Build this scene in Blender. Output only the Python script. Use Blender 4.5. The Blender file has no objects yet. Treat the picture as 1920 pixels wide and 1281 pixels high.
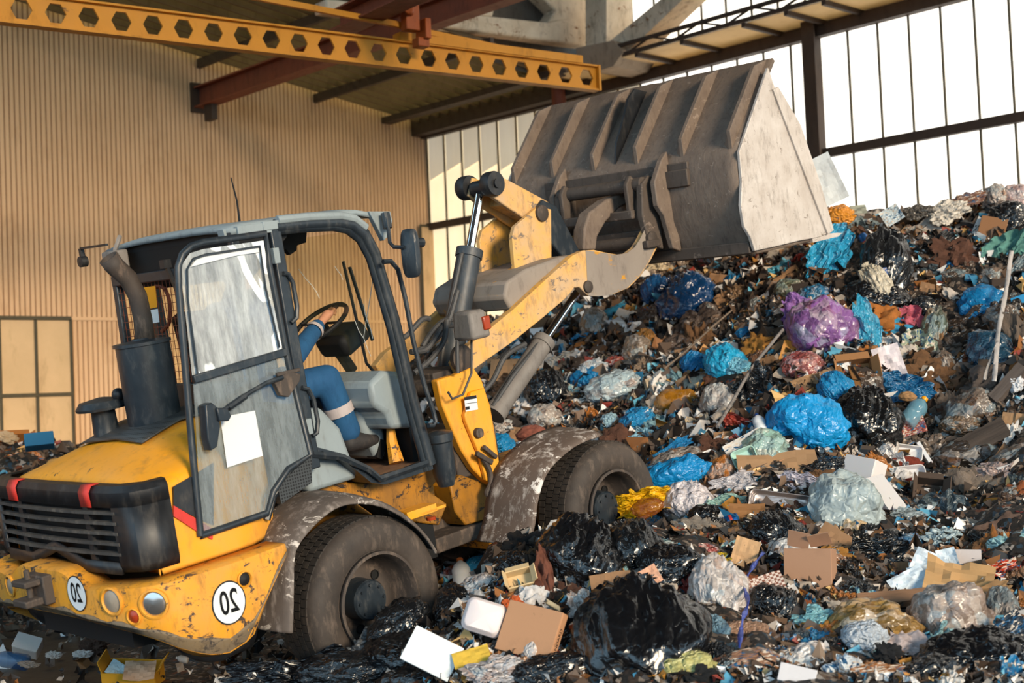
import bpy, math, random
from mathutils import Vector, Matrix, noise, Euler
import numpy as np
SC = bpy.context.scene
COL = SC.collection
# ---------------------------------------------------------------- camera
FPX = 2667.0; CX, CY = 960.0, 640.5
PITCH = math.radians(2.45); ROLL = 0.042; CAMZ = 1.75
F_ = Vector((0, math.cos(PITCH), math.sin(PITCH)))
U0 = Vector((0, -math.sin(PITCH), math.cos(PITCH)))
R0 = Vector((1, 0, 0))
R_ = math.cos(ROLL)*R0 - math.sin(ROLL)*U0
U_ = math.cos(ROLL)*U0 + math.sin(ROLL)*R0
CAMP = Vector((0, 0, CAMZ))
cd = bpy.data.cameras.new('camera'); cam = bpy.data.objects.new('camera', cd); COL.objects.link(cam)
cd.sensor_width = 36; cd.lens = FPX*36/1920; cd.clip_end = 300
m = Matrix((R_, U_, -F_)).transposed().to_4x4(); m.translation = CAMP
cam.matrix_world = m
cd.dof.use_dof = True; cd.dof.focus_distance = 9.2; cd.dof.aperture_fstop = 2.2
SC.camera = cam
SC.view_settings.view_transform = 'Standard'; SC.view_settings.look = 'None'
SC.view_settings.gamma = 1; SC.view_settings.use_curve_mapping = False
SC.view_settings.exposure = EXPOSURE = 0.6
SC.cycles.max_bounces = 8; SC.cycles.diffuse_bounces = 3; SC.cycles.glossy_bounces = 3
SC.cycles.transparent_max_bounces = 12; SC.cycles.transmission_bounces = 4
SC.cycles.caustics_reflective = False; SC.cycles.caustics_refractive = False
SC.cycles.sample_clamp_indirect = 6
SC.cycles.use_denoising = True
# ---------------------------------------------------------------- world: overcast cool sky outside the open side of the hall
w = bpy.data.worlds.new('world'); SC.world = w; w.use_nodes = True
nt = w.node_tree; bg = nt.nodes['Background']
bg.inputs[1].default_value = 1.5
_tc = nt.nodes.new('ShaderNodeTexCoord'); _sx = nt.nodes.new('ShaderNodeSeparateXYZ'); _cr = nt.nodes.new('ShaderNodeValToRGB')   # cool sky above, dim grey added below the horizon to keep reflections dark
_mr = nt.nodes.new('ShaderNodeMapRange'); _mr.inputs[1].default_value = -1; _mr.inputs[2].default_value = 1
nt.links.new(_tc.outputs['Generated'], _sx.inputs[0]); nt.links.new(_sx.outputs[2], _mr.inputs[0]); nt.links.new(_mr.outputs[0], _cr.inputs[0]); nt.links.new(_cr.outputs[0], bg.inputs[0])
_e = _cr.color_ramp.elements; _e[0].position = .47; _e[0].color = (.20, .20, .20, 1); _e[1].position = .53; _e[1].color = (.48, .77, 1.0, 1)
# low sun through the open end of the hall
sd = bpy.data.lights.new('sun', 'SUN'); sun = bpy.data.objects.new('sun', sd); COL.objects.link(sun)
sd.energy = 3.0; sd.angle = math.radians(14); sd.color = (1.0, 0.80, 0.56)
sun.rotation_euler = Vector((-0.50, 0.84, -0.26)).to_track_quat('-Z', 'Y').to_euler()

def at_ray(px, py):
    return F_ + R_*((px-CX)/FPX) - U_*((py-CY)/FPX)
def at(px, py, depth):                      # world point seen at a pixel, depth metres along the camera axis
    return CAMP + at_ray(px, py)*depth
def on_plane(px, py, p0, n):
    d = at_ray(px, py); t = (p0-CAMP).dot(n)/d.dot(n); return CAMP + d*t
def to_px(p):
    v = p-CAMP; z = v.dot(F_); return CX+FPX*v.dot(R_)/z, CY-FPX*v.dot(U_)/z, z

# ---------------------------------------------------------------- helpers
def lin(c):
    if isinstance(c, str):
        c = [int(c[i:i+2], 16)/255 for i in (0, 2, 4)]
    return tuple((x/12.92 if x <= 0.04045 else ((x+0.055)/1.055)**2.4) for x in c[:3]) + (1,)
class NT:
    def __init__(s, name):
        s.m = bpy.data.materials.new(name); s.m.use_nodes = True; s.t = s.m.node_tree
        s.b = s.t.nodes['Principled BSDF']; s.out = s.t.nodes['Material Output']; s._tc = None
    def n(s, typ, ins=None, **kw):
        x = s.t.nodes.new(typ)
        for k, v in kw.items(): setattr(x, k, v)
        for k, v in (ins or {}).items(): s.set(x, k, v)
        return x
    def set(s, x, k, v):
        if hasattr(v, 'is_output') or isinstance(v, bpy.types.NodeSocket): s.t.links.new(v, x.inputs[k])
        else: x.inputs[k].default_value = v
    def co(s, scale=1, kind='Object', off=(0, 0, 0)):
        if s._tc is None: s._tc = s.n('ShaderNodeTexCoord')
        mp = s.n('ShaderNodeMapping'); s.set(mp, 'Vector', s._tc.outputs[kind])
        sc = (scale,)*3 if not hasattr(scale, '__len__') else scale
        mp.inputs['Scale'].default_value = sc; mp.inputs['Location'].default_value = off
        return mp.outputs[0]
    def noise(s, scale=5, detail=4, rough=.6, vec=None, dist=0):
        x = s.n('ShaderNodeTexNoise'); s.set(x, 'Vector', vec if vec is not None else s.co())
        x.inputs['Scale'].default_value = scale; x.inputs['Detail'].default_value = detail
        x.inputs['Roughness'].default_value = rough; x.inputs['Distortion'].default_value = dist
        return x.outputs[0]
    def ramp(s, fac, stops):
        x = s.n('ShaderNodeValToRGB'); s.set(x, 'Fac', fac); e = x.color_ramp.elements
        while len(e) < len(stops): e.new(.5)
        for i, (p, c) in enumerate(stops):
            e[i].position = p; e[i].color = c if hasattr(c, '__len__') else (c, c, c, 1)
        return x.outputs[0]
    def mix(s, fac, a, b, mode='MIX'):
        x = s.n('ShaderNodeMix'); x.data_type = 'RGBA'; x.blend_type = mode
        s.set(x, 0, fac); s.set(x, 6, a); s.set(x, 7, b); return x.outputs[2]
    def math(s, op, a, b=0.5):
        x = s.n('ShaderNodeMath'); x.operation = op; s.set(x, 0, a); s.set(x, 1, b); return x.outputs[0]
    def bump(s, h, strength=.3, dist=.01):
        x = s.n('ShaderNodeBump'); s.set(x, 'Height', h); x.inputs['Strength'].default_value = strength
        x.inputs['Distance'].default_value = dist; s.t.links.new(x.outputs[0], s.b.inputs['Normal']); return x.outputs[0]
_M = {}
def M_paint(name, base, dirt='5a4a3c', amount=.45, rough=.45, chips=.0, chipcol='3a3230', metal=0, scale=3, bump=.15, grime2='8c8078'):
    """painted or bare surface with its own uneven grime and chips"""
    if name in _M: return _M[name]
    k = NT(name); c = lin(base)
    n1 = k.noise(scale, 8, .65); n2 = k.noise(scale*4.3, 6, .7, k.co((1, 1, .35)))
    f1 = k.ramp(n1, [(.5-amount*.35, 0), (.5+.28, 1)])
    col = k.mix(k.math('MULTIPLY', f1, min(1, amount*1.3)), c, lin(grime2))
    f2 = k.ramp(n2, [(.52, 0), (.72, 1)])
    col = k.mix(k.math('MULTIPLY', f2, amount), col, lin(dirt))
    if chips:
        n3 = k.noise(scale*2.2, 10, .75, k.co((1, 1, 1.6), off=(3, 1, 2)), .6)
        f3 = k.ramp(n3, [(.66-chips*.2, 0), (.69-chips*.2, 1)])
        col = k.mix(f3, col, lin(chipcol))
    k.set(k.b, 'Base Color', col); k.b.inputs['Metallic'].default_value = metal
    r = k.n('ShaderNodeMapRange'); k.set(r, 0, n2); r.inputs[3].default_value = max(.05, rough-.12); r.inputs[4].default_value = min(1, rough+.3)
    k.set(k.b, 'Roughness', r.outputs[0])
    k.bump(n2, bump, .006)
    _M[name] = k.m; return k.m
def M_plain(name, base, rough=.5, metal=0, emis=None, es=0, trans=0, ior=1.45, alpha=1, coat=0):
    if name in _M: return _M[name]
    k = NT(name); k.b.inputs['Base Color'].default_value = lin(base); k.b.inputs['Roughness'].default_value = rough
    k.b.inputs['Metallic'].default_value = metal; k.b.inputs['Transmission Weight'].default_value = trans; k.b.inputs['IOR'].default_value = ior
    k.b.inputs['Alpha'].default_value = alpha; k.b.inputs['Coat Weight'].default_value = coat
    if emis: k.b.inputs['Emission Color'].default_value = lin(emis); k.b.inputs['Emission Strength'].default_value = es
    _M[name] = k.m; return k.m

class MB:
    """collects vertices and faces; build() links ONE mesh object"""
    def __init__(s): s.v = []; s.f = []; s.mi = []
    def add(s, vs, fs, mi=0):
        o = len(s.v); s.v += [tuple(p) for p in vs]; s.f += [tuple(i+o for i in f) for f in fs]; s.mi += [mi]*len(fs); return s
    def box(s, c, sz, rot=None, mi=0, taper=1):
        x, y, z = sz[0]/2, sz[1]/2, sz[2]/2; t = taper
        vs = [Vector(p) for p in ((-x,-y,-z),(x,-y,-z),(x,y,-z),(-x,y,-z),(-x*t,-y*t,z),(x*t,-y*t,z),(x*t,y*t,z),(-x*t,y*t,z))]
        if rot is not None: vs = [rot @ p for p in vs]
        c = Vector(c); return s.add([p+c for p in vs], [(0,3,2,1),(4,5,6,7),(0,1,5,4),(1,2,6,5),(2,3,7,6),(3,0,4,7)], mi)
    def bar(s, a, b, w, h, up=(0, 0, 1), mi=0):
        a, b = Vector(a), Vector(b); x = (b-a); L = x.length; x.normalize(); up = Vector(up)
        y = up.cross(x)
        if y.length < 1e-4: y = Vector((0, 1, 0)).cross(x)
        y.normalize(); z = x.cross(y); rot = Matrix((x, y, z)).transposed()
        return s.box((a+b)/2, (L, w, h), rot, mi)
    def prism(s, poly, axis, a, b, mi=0):
        """poly: 2-D outline; axis 'y': (x,z), 'x': (y,z), 'z': (x,y)"""
        def P(p, t): return {'y': (p[0], t, p[1]), 'x': (t, p[0], p[1]), 'z': (p[0], p[1], t)}[axis]
        n = len(poly); vs = [P(p, a) for p in poly]+[P(p, b) for p in poly]
        fs = [tuple(range(n)), tuple(range(2*n-1, n-1, -1))]+[(i, i+n, (i+1) % n+n, (i+1) % n) for i in range(n)]
        return s.add(vs, fs, mi)
    def tube(s, path, r, seg=10, caps=True, mi=0):
        path = [Vector(p) for p in path]; n = len(path)
        rs = r if hasattr(r, '__len__') else [r]*n
        t0 = (path[1]-path[0]).normalized(); up = Vector((0, 0, 1)) if abs(t0.z) < .9 else Vector((0, 1, 0))
        u = t0.cross(up).normalized(); vs = []
        for i, p in enumerate(path):
            t = (path[min(i+1, n-1)]-path[max(i-1, 0)]).normalized()
            u = (u - t*u.dot(t)).normalized(); v = t.cross(u)
            for k in range(seg):
                a = 2*math.pi*k/seg; vs.append(p+(u*math.cos(a)+v*math.sin(a))*rs[i])
        fs = [(i*seg+k, i*seg+(k+1) % seg, (i+1)*seg+(k+1) % seg, (i+1)*seg+k) for i in range(n-1) for k in range(seg)]
        if caps: fs += [tuple(range(seg-1, -1, -1)), tuple((n-1)*seg+k for k in range(seg))]
        return s.add(vs, fs, mi)
    def lathe(s, prof, org=(0, 0, 0), axis=(0, 0, 1), seg=32, mi=0, close=False):
        """prof: list of (radius, distance along axis)"""
        ax = Vector(axis).normalized(); up = Vector((0, 0, 1)) if abs(ax.z) < .9 else Vector((1, 0, 0))
        u = ax.cross(up).normalized(); v = ax.cross(u); org = Vector(org); vs = []
        for r, t in prof:
            for k in range(seg):
                a = 2*math.pi*k/seg; vs.append(org+ax*t+(u*math.cos(a)+v*math.sin(a))*r)
        n = len(prof); rng = range(n if close else n-1)
        fs = [(i*seg+k, i*seg+(k+1) % seg, ((i+1) % n)*seg+(k+1) % seg, ((i+1) % n)*seg+k) for i in rng for k in range(seg)]
        return s.add(vs, fs, mi)
    def ball(s, c, r, seg=12, rings=8, sc=(1, 1, 1), mi=0):
        c = Vector(c); vs = []; 
        for i in range(rings+1):
            th = math.pi*i/rings
            for k in range(seg):
                a = 2*math.pi*k/seg
                vs.append(c+Vector((math.sin(th)*math.cos(a)*sc[0], math.sin(th)*math.sin(a)*sc[1], math.cos(th)*sc[2]))*r)
        fs = [(i*seg+k, (i+1)*seg+k, (i+1)*seg+(k+1) % seg, i*seg+(k+1) % seg) for i in range(rings) for k in range(seg)]
        return s.add(vs, fs, mi)
    def grid(s, P, nu, nv, mi=0):
        """P(i,j) -> point; nu x nv vertices"""
        vs = [P(i, j) for i in range(nu) for j in range(nv)]
        fs = [(i*nv+j, (i+1)*nv+j, (i+1)*nv+j+1, i*nv+j+1) for i in range(nu-1) for j in range(nv-1)]
        return s.add(vs, fs, mi)
    def mesh(s, name, mats, smooth=35, bevel=0):
        me = bpy.data.meshes.new(name); me.from_pydata([tuple(p) for p in s.v], [], s.f)
        for mm in (mats if isinstance(mats, (list, tuple)) else [mats]): me.materials.append(mm)
        if any(s.mi): me.polygons.foreach_set('material_index', s.mi)
        me.validate(); me.update()
        if smooth:
            me.shade_smooth(); me.set_sharp_from_angle(angle=math.radians(smooth))
        return me
    def build(s, name, mats, parent=None, smooth=35, bevel=0, solid=0, subsurf=0):
        o = bpy.data.objects.new(name, s.mesh(name, mats, smooth)); COL.objects.link(o)
        if parent is not None: o.parent = parent
        if solid:
            md = o.modifiers.new('solid', 'SOLIDIFY'); md.thickness = solid; md.offset = 0
        if subsurf:
            md = o.modifiers.new('sub', 'SUBSURF'); md.levels = md.render_levels = subsurf
        if bevel:
            md = o.modifiers.new('bevel', 'BEVEL'); md.width = bevel; md.segments = 2; md.limit_method = 'ANGLE'; md.angle_limit = math.radians(40)
            md.harden_normals = False
        return o
def tag(o, label, cat, group=None, kind=None):
    if label: o['label'] = label
    if cat: o['category'] = cat
    if group: o['group'] = group
    if kind: o['kind'] = kind
    return o
def struct(o): o['kind'] = 'structure'; return o
def empty(name, label=None, cat=None, mat=None, group=None):
    o = bpy.data.objects.new(name, None); COL.objects.link(o); o.empty_display_size = .2
    if mat is not None: o.matrix_world = mat
    return tag(o, label, cat, group)

# ================================================================ THE HALL
ZV = Vector((0, 0, 1))
AL = math.radians(47); AR = math.radians(-43)
dL = Vector((math.sin(AL), math.cos(AL), 0))      # along the gable wall, towards the corner
dR = Vector((math.sin(AR), math.cos(AR), 0))      # along the glazed wall, towards the corner
CORN = at(820, 760, 25.0); CORN.z = 0
nL = Vector((dL.y, -dL.x, 0)); nR = Vector((-dR.y, dR.x, 0))   # into the hall
if nL.dot(CAMP-CORN) < 0: nL = -nL
if nR.dot(CAMP-CORN) < 0: nR = -nR
def WL(px, py, off=0): return on_plane(px, py, CORN+nL*off, nL)
def WR(px, py, off=0): return on_plane(px, py, CORN+nR*off, nR)
def pL(s, z, off=0): return CORN - dL*s + nL*off + ZV*z
def pR(s, z, off=0): return CORN - dR*s + nR*off + ZV*z
def sL(p): return (CORN-p).dot(dL)
def sR(p): return (CORN-p).dot(dR)
# key heights read off the photograph
e0, e1 = WL(752, 223), WL(375, 109)
GS = (e1.z-e0.z)/(sL(e1)-sL(e0)); EZ = e0.z-GS*sL(e0)        # roof slope, eave height
RAILZ = WR(880, 413).z; BEAMZ = WR(1200, 156).z
SEAMZ = WL(60, 597).z
TR = sR(WR(1118, 300))                                         # truss line along the glazed wall
print('EZ', EZ, 'slope', GS, 'rail', RAILZ, 'beam', BEAMZ, 'seam', SEAMZ, 'TR', TR)

m_sheet = M_paint('corrugated_wall_sheet', 'e0b890', '8a5c34', .36, .75, .0, scale=.5, bump=.05, grime2='bd9066')
m_sheetd = M_paint('wall_sheet_groove', '7d5a3c', '3c2616', .55, .85, scale=1.5, grime2='5a3c26')  # darker brown for the groove bottoms of the wall
m_roofd = M_paint('roof_sheet_groove', '7a6446', '3a2a1a', .55, .85, scale=1.5, grime2='5a4630')  # darker brown for groove bottoms and flanks of the roof
m_door = M_paint('pale_panel', 'dcb88c', '7a5a34', .45, .6, scale=.8, bump=.05, grime2='a88d62')
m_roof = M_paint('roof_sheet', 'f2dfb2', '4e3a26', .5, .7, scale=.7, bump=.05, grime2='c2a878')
def translucent(mt, tint, amt):              # translucency added so the sky brightens the dark ceiling and ledge
    t = mt.node_tree; b = t.nodes['Principled BSDF']; o = t.nodes['Material Output']; tr = t.nodes.new('ShaderNodeBsdfTranslucent'); tr.inputs[0].default_value = lin(tint)
    mx = t.nodes.new('ShaderNodeMixShader'); mx.inputs[0].default_value = amt; t.links.new(b.outputs[0], mx.inputs[1]); t.links.new(tr.outputs[0], mx.inputs[2]); t.links.new(mx.outputs[0], o.inputs[0]); return mt
translucent(m_roof, 'ffcf88', .8)
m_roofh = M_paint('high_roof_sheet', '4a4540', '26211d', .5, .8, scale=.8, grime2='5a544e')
m_ledge = translucent(M_paint('pale_ledge_sheet', 'f0dcb8', '7a5c3a', .4, .8, scale=1.5, grime2='c9ad80'), 'ffe6b8', .5)
m_steel = M_paint('dark_steel', '38291f', '20180f', .5, .6, scale=2, grime2='4a3626')
m_rust = M_paint('red_oxide_steel', '7c3a20', '2c1a12', .5, .6, scale=2, grime2='57301f')
m_conc = M_paint('whitewashed_concrete', 'e6d4ba', '5c4230', .6, .9, chips=.35, chipcol='8a5f3e', scale=2.2, bump=.4, grime2='b59a78')
m_crane = M_paint('crane_yellow', 'c98512', '5e3a10', .4, .5, chips=.1, chipcol='5a3a18', scale=1.6, grime2='b07410')
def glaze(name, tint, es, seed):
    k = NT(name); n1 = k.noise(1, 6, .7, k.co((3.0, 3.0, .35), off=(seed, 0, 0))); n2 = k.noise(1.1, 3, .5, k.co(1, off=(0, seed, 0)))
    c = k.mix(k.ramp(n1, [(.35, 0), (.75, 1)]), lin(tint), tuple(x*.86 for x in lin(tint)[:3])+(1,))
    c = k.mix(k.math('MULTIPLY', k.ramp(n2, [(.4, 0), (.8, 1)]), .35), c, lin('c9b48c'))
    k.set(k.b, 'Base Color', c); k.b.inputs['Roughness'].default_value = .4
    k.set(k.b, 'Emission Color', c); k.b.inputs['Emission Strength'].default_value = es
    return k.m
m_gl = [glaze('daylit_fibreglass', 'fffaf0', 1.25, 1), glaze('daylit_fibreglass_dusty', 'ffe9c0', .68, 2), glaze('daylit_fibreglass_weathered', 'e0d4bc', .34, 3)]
m_mull = M_paint('mullion', '4d4430', '3c3020', .4, .6, grime2='50442c')

# floor
fl = MB(); fl.add([(-30, -3, 0), (30, -3, 0), (30, 34, 0), (-30, 34, 0)], [(0, 1, 2, 3)])
m_floor = M_paint('wet_concrete', '1c1a19', '0c0b0a', .6, .45, scale=.8, bump=.4, grime2='2c2622')
struct(fl.build('floor', m_floor))

# gable wall: ribbed sheets (real profile) with the door opening panel set in front
def ribbed(P, L, z0, z1f, pitch=.077, depth=.022):
    b = MB(); n = int(L/pitch); us = []
    for i in range(n):
        s = i*pitch; us += [(s, 0), (s+pitch*.70, 0), (s+pitch*.78, -depth), (s+pitch*.92, -depth)]
    def pt(i, j):
        s, o = us[i]; z = z0 if j == 0 else z1f(s); return P(s, z, o)
    b.grid(pt, len(us), 2)
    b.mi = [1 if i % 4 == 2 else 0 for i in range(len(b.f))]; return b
LW = 30.0
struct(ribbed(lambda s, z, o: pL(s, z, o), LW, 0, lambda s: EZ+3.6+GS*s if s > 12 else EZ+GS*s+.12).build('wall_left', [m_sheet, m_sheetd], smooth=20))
# horizontal lap seams and battens on the gable wall
b = MB(); b.bar(pL(0, SEAMZ, .012), pL(LW, SEAMZ, .012), .012, .05); struct(b.build('trim_1', m_sheet))
# big sliding door at the far left
d0, d1 = WL(-40, 597), WL(127, 595)
s0, s1 = sL(d0)+1.2, sL(d1); zt = SEAMZ
dr = MB(); dr.box(pL((s0+s1)/2, zt/2, .05), (abs(s0-s1), .05, zt), Matrix((dL, nL, ZV)).transposed())
door = struct(dr.build('door_1', m_door))
fr = MB(); sm = sL(WL(64, 700)); zr = WL(64, 741).z
for s in (s1, sm, sm+(sm-s1)): fr.bar(pL(s, 0, .09), pL(s, zt, .09), .035, .03)
fr.bar(pL(s1, zr, .09), pL(s0, zr, .09), .03, .05); fr.bar(pL(s1, zt, .09), pL(s0, zt, .09), .05, .05)
fr.build('door_frame', m_mull, door)
# narrow pale door panel by the corner
q0, q1 = WL(784, 424), WL(818, 424)
dr = MB(); dr.box(pL((sL(q0)+sL(q1))/2, q0.z/2, .05), (abs(sL(q0)-sL(q1)), .05, q0.z), Matrix((dL, nL, ZV)).transposed())
d2 = struct(dr.build('door_2', m_door)); fr = MB(); fr.bar(pL(sL(q0), 0, .06), pL(sL(q0), q0.z, .06), .04, .04); fr.bar(pL(sL(q0), q0.z, .06), pL(0, q0.z, .06), .04, .04)
fr.build('door_frame', m_mull, d2)

# glazed wall: three bands of pale sheets between rails, one window per bay and band
RW = 26.0; PW = .45; POST = sR(WR(1548, 300))
bands = [(0.6, RAILZ-.05), (RAILZ+.05, BEAMZ-.02)]
bays = [(0.02, TR+1.0), (TR+1.0, POST), (POST, RW)]
wi = 0
for bi, (a, c) in enumerate(bays):
    for k, (z0, z1) in enumerate(bands):
        wi += 1; n = max(1, round((c-a)/PW)); g = MB()
        g.grid(lambda i, j: pR(a+(c-a)*i/n, (z0, z1)[j]), n+1, 2)
        mt = m_gl[1 if bi == 0 else 0]
        wo = struct(g.build('window_%d' % wi, mt, smooth=0))
        mu = MB()
        for i in range(n+1): mu.bar(pR(a+(c-a)*i/n, z0, .02), pR(a+(c-a)*i/n, z1, .02), .022, .03, up=nR)
        mu.build('window_frame', m_mull, wo)
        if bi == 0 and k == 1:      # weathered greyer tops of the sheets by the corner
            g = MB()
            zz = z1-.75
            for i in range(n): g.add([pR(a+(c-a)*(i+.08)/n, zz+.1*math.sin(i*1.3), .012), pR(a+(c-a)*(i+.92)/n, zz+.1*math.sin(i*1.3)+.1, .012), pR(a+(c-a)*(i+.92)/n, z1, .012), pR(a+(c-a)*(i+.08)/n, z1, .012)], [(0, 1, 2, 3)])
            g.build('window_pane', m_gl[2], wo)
# clerestory above the eave, from the truss towards the camera
wi += 1; g = MB(); n = round((RW-TR)/PW); g.grid(lambda i, j: pR(TR+(RW-TR)*i/n, (EZ+.1, EZ+3.6)[j], 0), n+1, 2)
wo = struct(g.build('window_%d' % wi, m_gl[0], smooth=0)); mu = MB()
for i in range(n+1): mu.bar(pR(TR+(RW-TR)*i/n, EZ+.1, .02), pR(TR+(RW-TR)*i/n, EZ+3.6, .02), .022, .03, up=nR)
mu.build('window_frame', m_mull, wo)
b = MB(); b.box(pR(RW/2, .3, -.05), (RW, .1, .62), Matrix((dR, nR, ZV)).transposed()); struct(b.build('wall_right', m_conc))
b = MB(); b.bar(pR(0, RAILZ, .05), pR(RW, RAILZ, .05), .09, .12); struct(b.build('trim_2', m_steel))
b = MB(); b.bar(pR(0, BEAMZ+.06, .07), pR(RW, BEAMZ+.06, .07), .14, .17); struct(b.build('trim_3', m_steel))
LED = .85                                                    # ledge under the clerestory
b = MB(); b.box(pR((RW+TR)/2, EZ-.02, LED/2), (RW-TR, LED, .012), Matrix((dR, nR, ZV)).transposed()); struct(b.build('trim_4', m_ledge))
b = MB(); b.box(pR((RW+TR)/2, (EZ+BEAMZ)/2+.05, .01), (RW-TR, .03, EZ-BEAMZ), Matrix((dR, nR, ZV)).transposed()); struct(b.build('trim_5', m_conc))
b = MB()                                                     # light lattice runner along the ledge
for z in (EZ+.02, EZ+.16): b.bar(pR(TR+.6, z, LED), pR(RW, z, LED), .05, .05)
s = TR+.6
while s < RW-1: b.bar(pR(s, EZ+.02, LED), pR(s+.45, EZ+.16, LED), .025, .025); b.bar(pR(s+.45, EZ+.16, LED), pR(s+.9, EZ+.02, LED), .025, .025); s += .9
lat = tag(b.build('lattice_girder', m_steel), 'long rusty lattice runner under the upper windows', 'girder')
for i, (px, py) in enumerate(((1240, 95), (1325, 78), (1440, 50), (1520, 30), (1590, 12))):
    q = WR(px, py, .4); s = sR(q); bb = MB(); bb.bar(pR(s, EZ-.07, 0.02), pR(s, EZ-.07, LED+.1), .06, .06)
    struct(bb.build('trim_%d' % (20+i), m_steel))
# posts
for i, px in enumerate((1548,)):
    s = sR(WR(px, 300)); b = MB(); b.box(pR(s, BEAMZ/2+.1, .12), (.04, .24, BEAMZ+.2), Matrix((dR, nR, ZV)).transposed()); b.box(pR(s-.09, BEAMZ/2+.1, .02), (.2, .03, BEAMZ+.2), Matrix((dR, nR, ZV)).transposed()); b.box(pR(s-.02, BEAMZ/2+.1, .23), (.2, .03, BEAMZ+.2), Matrix((dR, nR, ZV)).transposed())
    tag(b.build('steel_post', m_steel), 'rusty steel post dividing the pale glazed wall', 'post')
pc = pR(TR-.2, 0, .35)
b = MB(); q = sR(WR(1040, 200, .5)); b.tube([pR(q, 0, .4), pR(q, EZ, .4)], .11, 14); tag(b.build('steel_column', m_rust), 'rust red round column behind the raised bucket', 'column')
# concrete column, corbel and diagonal brace
def wprism(pts, o0, o1):                     # outline read on a plane parallel to the glazed wall, given real depth
    b = MB(); A_ = [WR(px, py, o1) for px, py in pts]; n = len(A_); b.add([p-nR*(o1-o0) for p in A_]+A_, [tuple(range(n))[::-1], tuple(range(n, 2*n))]+[(i, (i+1) % n, (i+1) % n+n, i+n) for i in range(n)]); return b
cc = empty('concrete_column', 'whitewashed concrete column head with corbel and diagonal brace above the bucket', 'column', Matrix.Identity(4))
m_brace = M_paint('bare_concrete', 'a8937c', '4a382a', .5, .9, scale=2.5, bump=.4, grime2='83705c')
wprism([(1098, -30), (1137, -30), (1137, 84), (1098, 92)], .05, .62).build('shaft', m_conc, cc, smooth=20)
wprism([(1080, 90), (1150, 76), (1168, 98), (1150, 124), (1120, 134), (1084, 130)], .15, .9).build('corbel', m_brace, cc, smooth=20)
wprism([(1142, 78), (1262, -20), (1300, -20), (1168, 106), (1152, 110)], .30, .72).build('brace', m_conc, cc, smooth=20)
# low roof sheets over the far bay (corrugations run down the slope), high roof over the near hall
def roofsheet(s_a, s_b, length, name):
    b = ribbed(lambda s_, t, o: pR(s_a+s_, EZ+GS*t+.05+o*2, t), s_b-s_a, 0, lambda s_: length, pitch=.26, depth=.05)
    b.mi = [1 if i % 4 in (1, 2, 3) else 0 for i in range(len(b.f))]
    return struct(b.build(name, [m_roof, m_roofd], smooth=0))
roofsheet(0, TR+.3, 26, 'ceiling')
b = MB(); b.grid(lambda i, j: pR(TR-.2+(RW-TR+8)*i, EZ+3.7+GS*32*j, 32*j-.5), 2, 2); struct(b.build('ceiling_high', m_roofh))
# purlins under the low roof: run parallel to the glazed wall
for i, (px, py, w_, h_, mt) in enumerate(((590, 166, .07, .14, m_steel), (372, 106, .07, .14, m_steel))):
    e = WL(px, py); s = sL(e); b = MB(); z = EZ+GS*s-.10; b.bar(pR(0, z, s), pR(TR+.3, z, s), w_, h_); struct(b.build('trim_%d' % (6+i), mt))
b = MB(); b.bar(pR(0, BEAMZ+.14, .2), pR(TR+.2, BEAMZ+.14, .2), .3, .28); struct(b.build('trim_8', m_steel))
b = MB(); b.bar(pR(0, EZ-.0, .9), pR(TR+.2, EZ-.0, .9), .2, .10); struct(b.build('trim_9', m_steel))
# whitewashed truss with openings, parallel to the gable wall, at TR
def pT(s, z, off=0): return pR(TR+off, z, s)
b = MB(); k0 = on_plane(1100, 85, pT(0, 0), dR); 
def TP(px, py): 
    p = on_plane(px, py, pT(0, 0), dR); return (p-pT(0, 0)).dot(nR), p.z
def tpoly(pts):
    P_ = [TP(*p) for p in pts]; n = len(P_); b.add([pT(u, z, -.14) for u, z in P_]+[pT(u, z, .14) for u, z in P_], [tuple(range(n)), tuple(range(n, 2*n))[::-1]]+[(i, i+n, (i+1) % n+n, (i+1) % n) for i in range(n)])
tpoly([(600, 2), (800, 20), (905, 34), (1018, 46), (1097, 30), (1097, 90), (1060, 86), (920, 67), (800, 50), (600, 26)])
tpoly([(862, 27), (885, -30), (930, -30), (912, 36)])
tpoly([(1016, 46), (1030, 24), (975, -30), (1097, -30), (1097, 40)])
tag(b.build('concrete_truss', m_conc, bevel=.03), 'whitewashed concrete roof truss above the yellow crane beam', 'truss')
b = MB(); n = 60; b.grid(lambda i, j: pR(TR-.32+(0 if i % 2 else .03), (EZ-.1+GS*(12*i/n), EZ+3.7+GS*(12*i/n))[j], 12*i/n), n+1, 2)
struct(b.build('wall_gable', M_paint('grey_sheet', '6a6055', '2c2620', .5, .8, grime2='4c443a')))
# red crane runway beam fixed to the gable wall
e = WL(372, 185); s = sL(e); z = e.z; root = empty('runway_beam', 'red oxide runway beam running out from the ribbed wall', 'beam', Matrix.Translation(pL(s, z)))
far = on_plane(770, -12, pL(s, z), nR); run = (far-pL(s, z)).dot(-dR)
def rb(name, mt, fn):
    b = MB(); fn(b); b.v = [tuple(Vector(p)-pL(s, z)) for p in b.v]; return b.build(name, mt, root)
rb('web', m_rust, lambda b: b.bar(pR(.02, z, s), pR(run+5, z, s), .02, .30))
rb('top_flange', m_rust, lambda b: b.bar(pR(.02, z+.15, s), pR(run+5, z+.15, s), .22, .025))
rb('bottom_flange', m_rust, lambda b: b.bar(pR(.02, z-.15, s), pR(run+5, z-.15, s), .22, .025))
rb('bracket', m_steel, lambda b: (b.box(pR(.35, z-.27, s), (.22, .1, .26), Matrix((dR, nR, ZV)).transposed()), b.box(pR(.03, z, s), (.05, .3, .46), Matrix((dR, nR, ZV)).transposed())))
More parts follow.
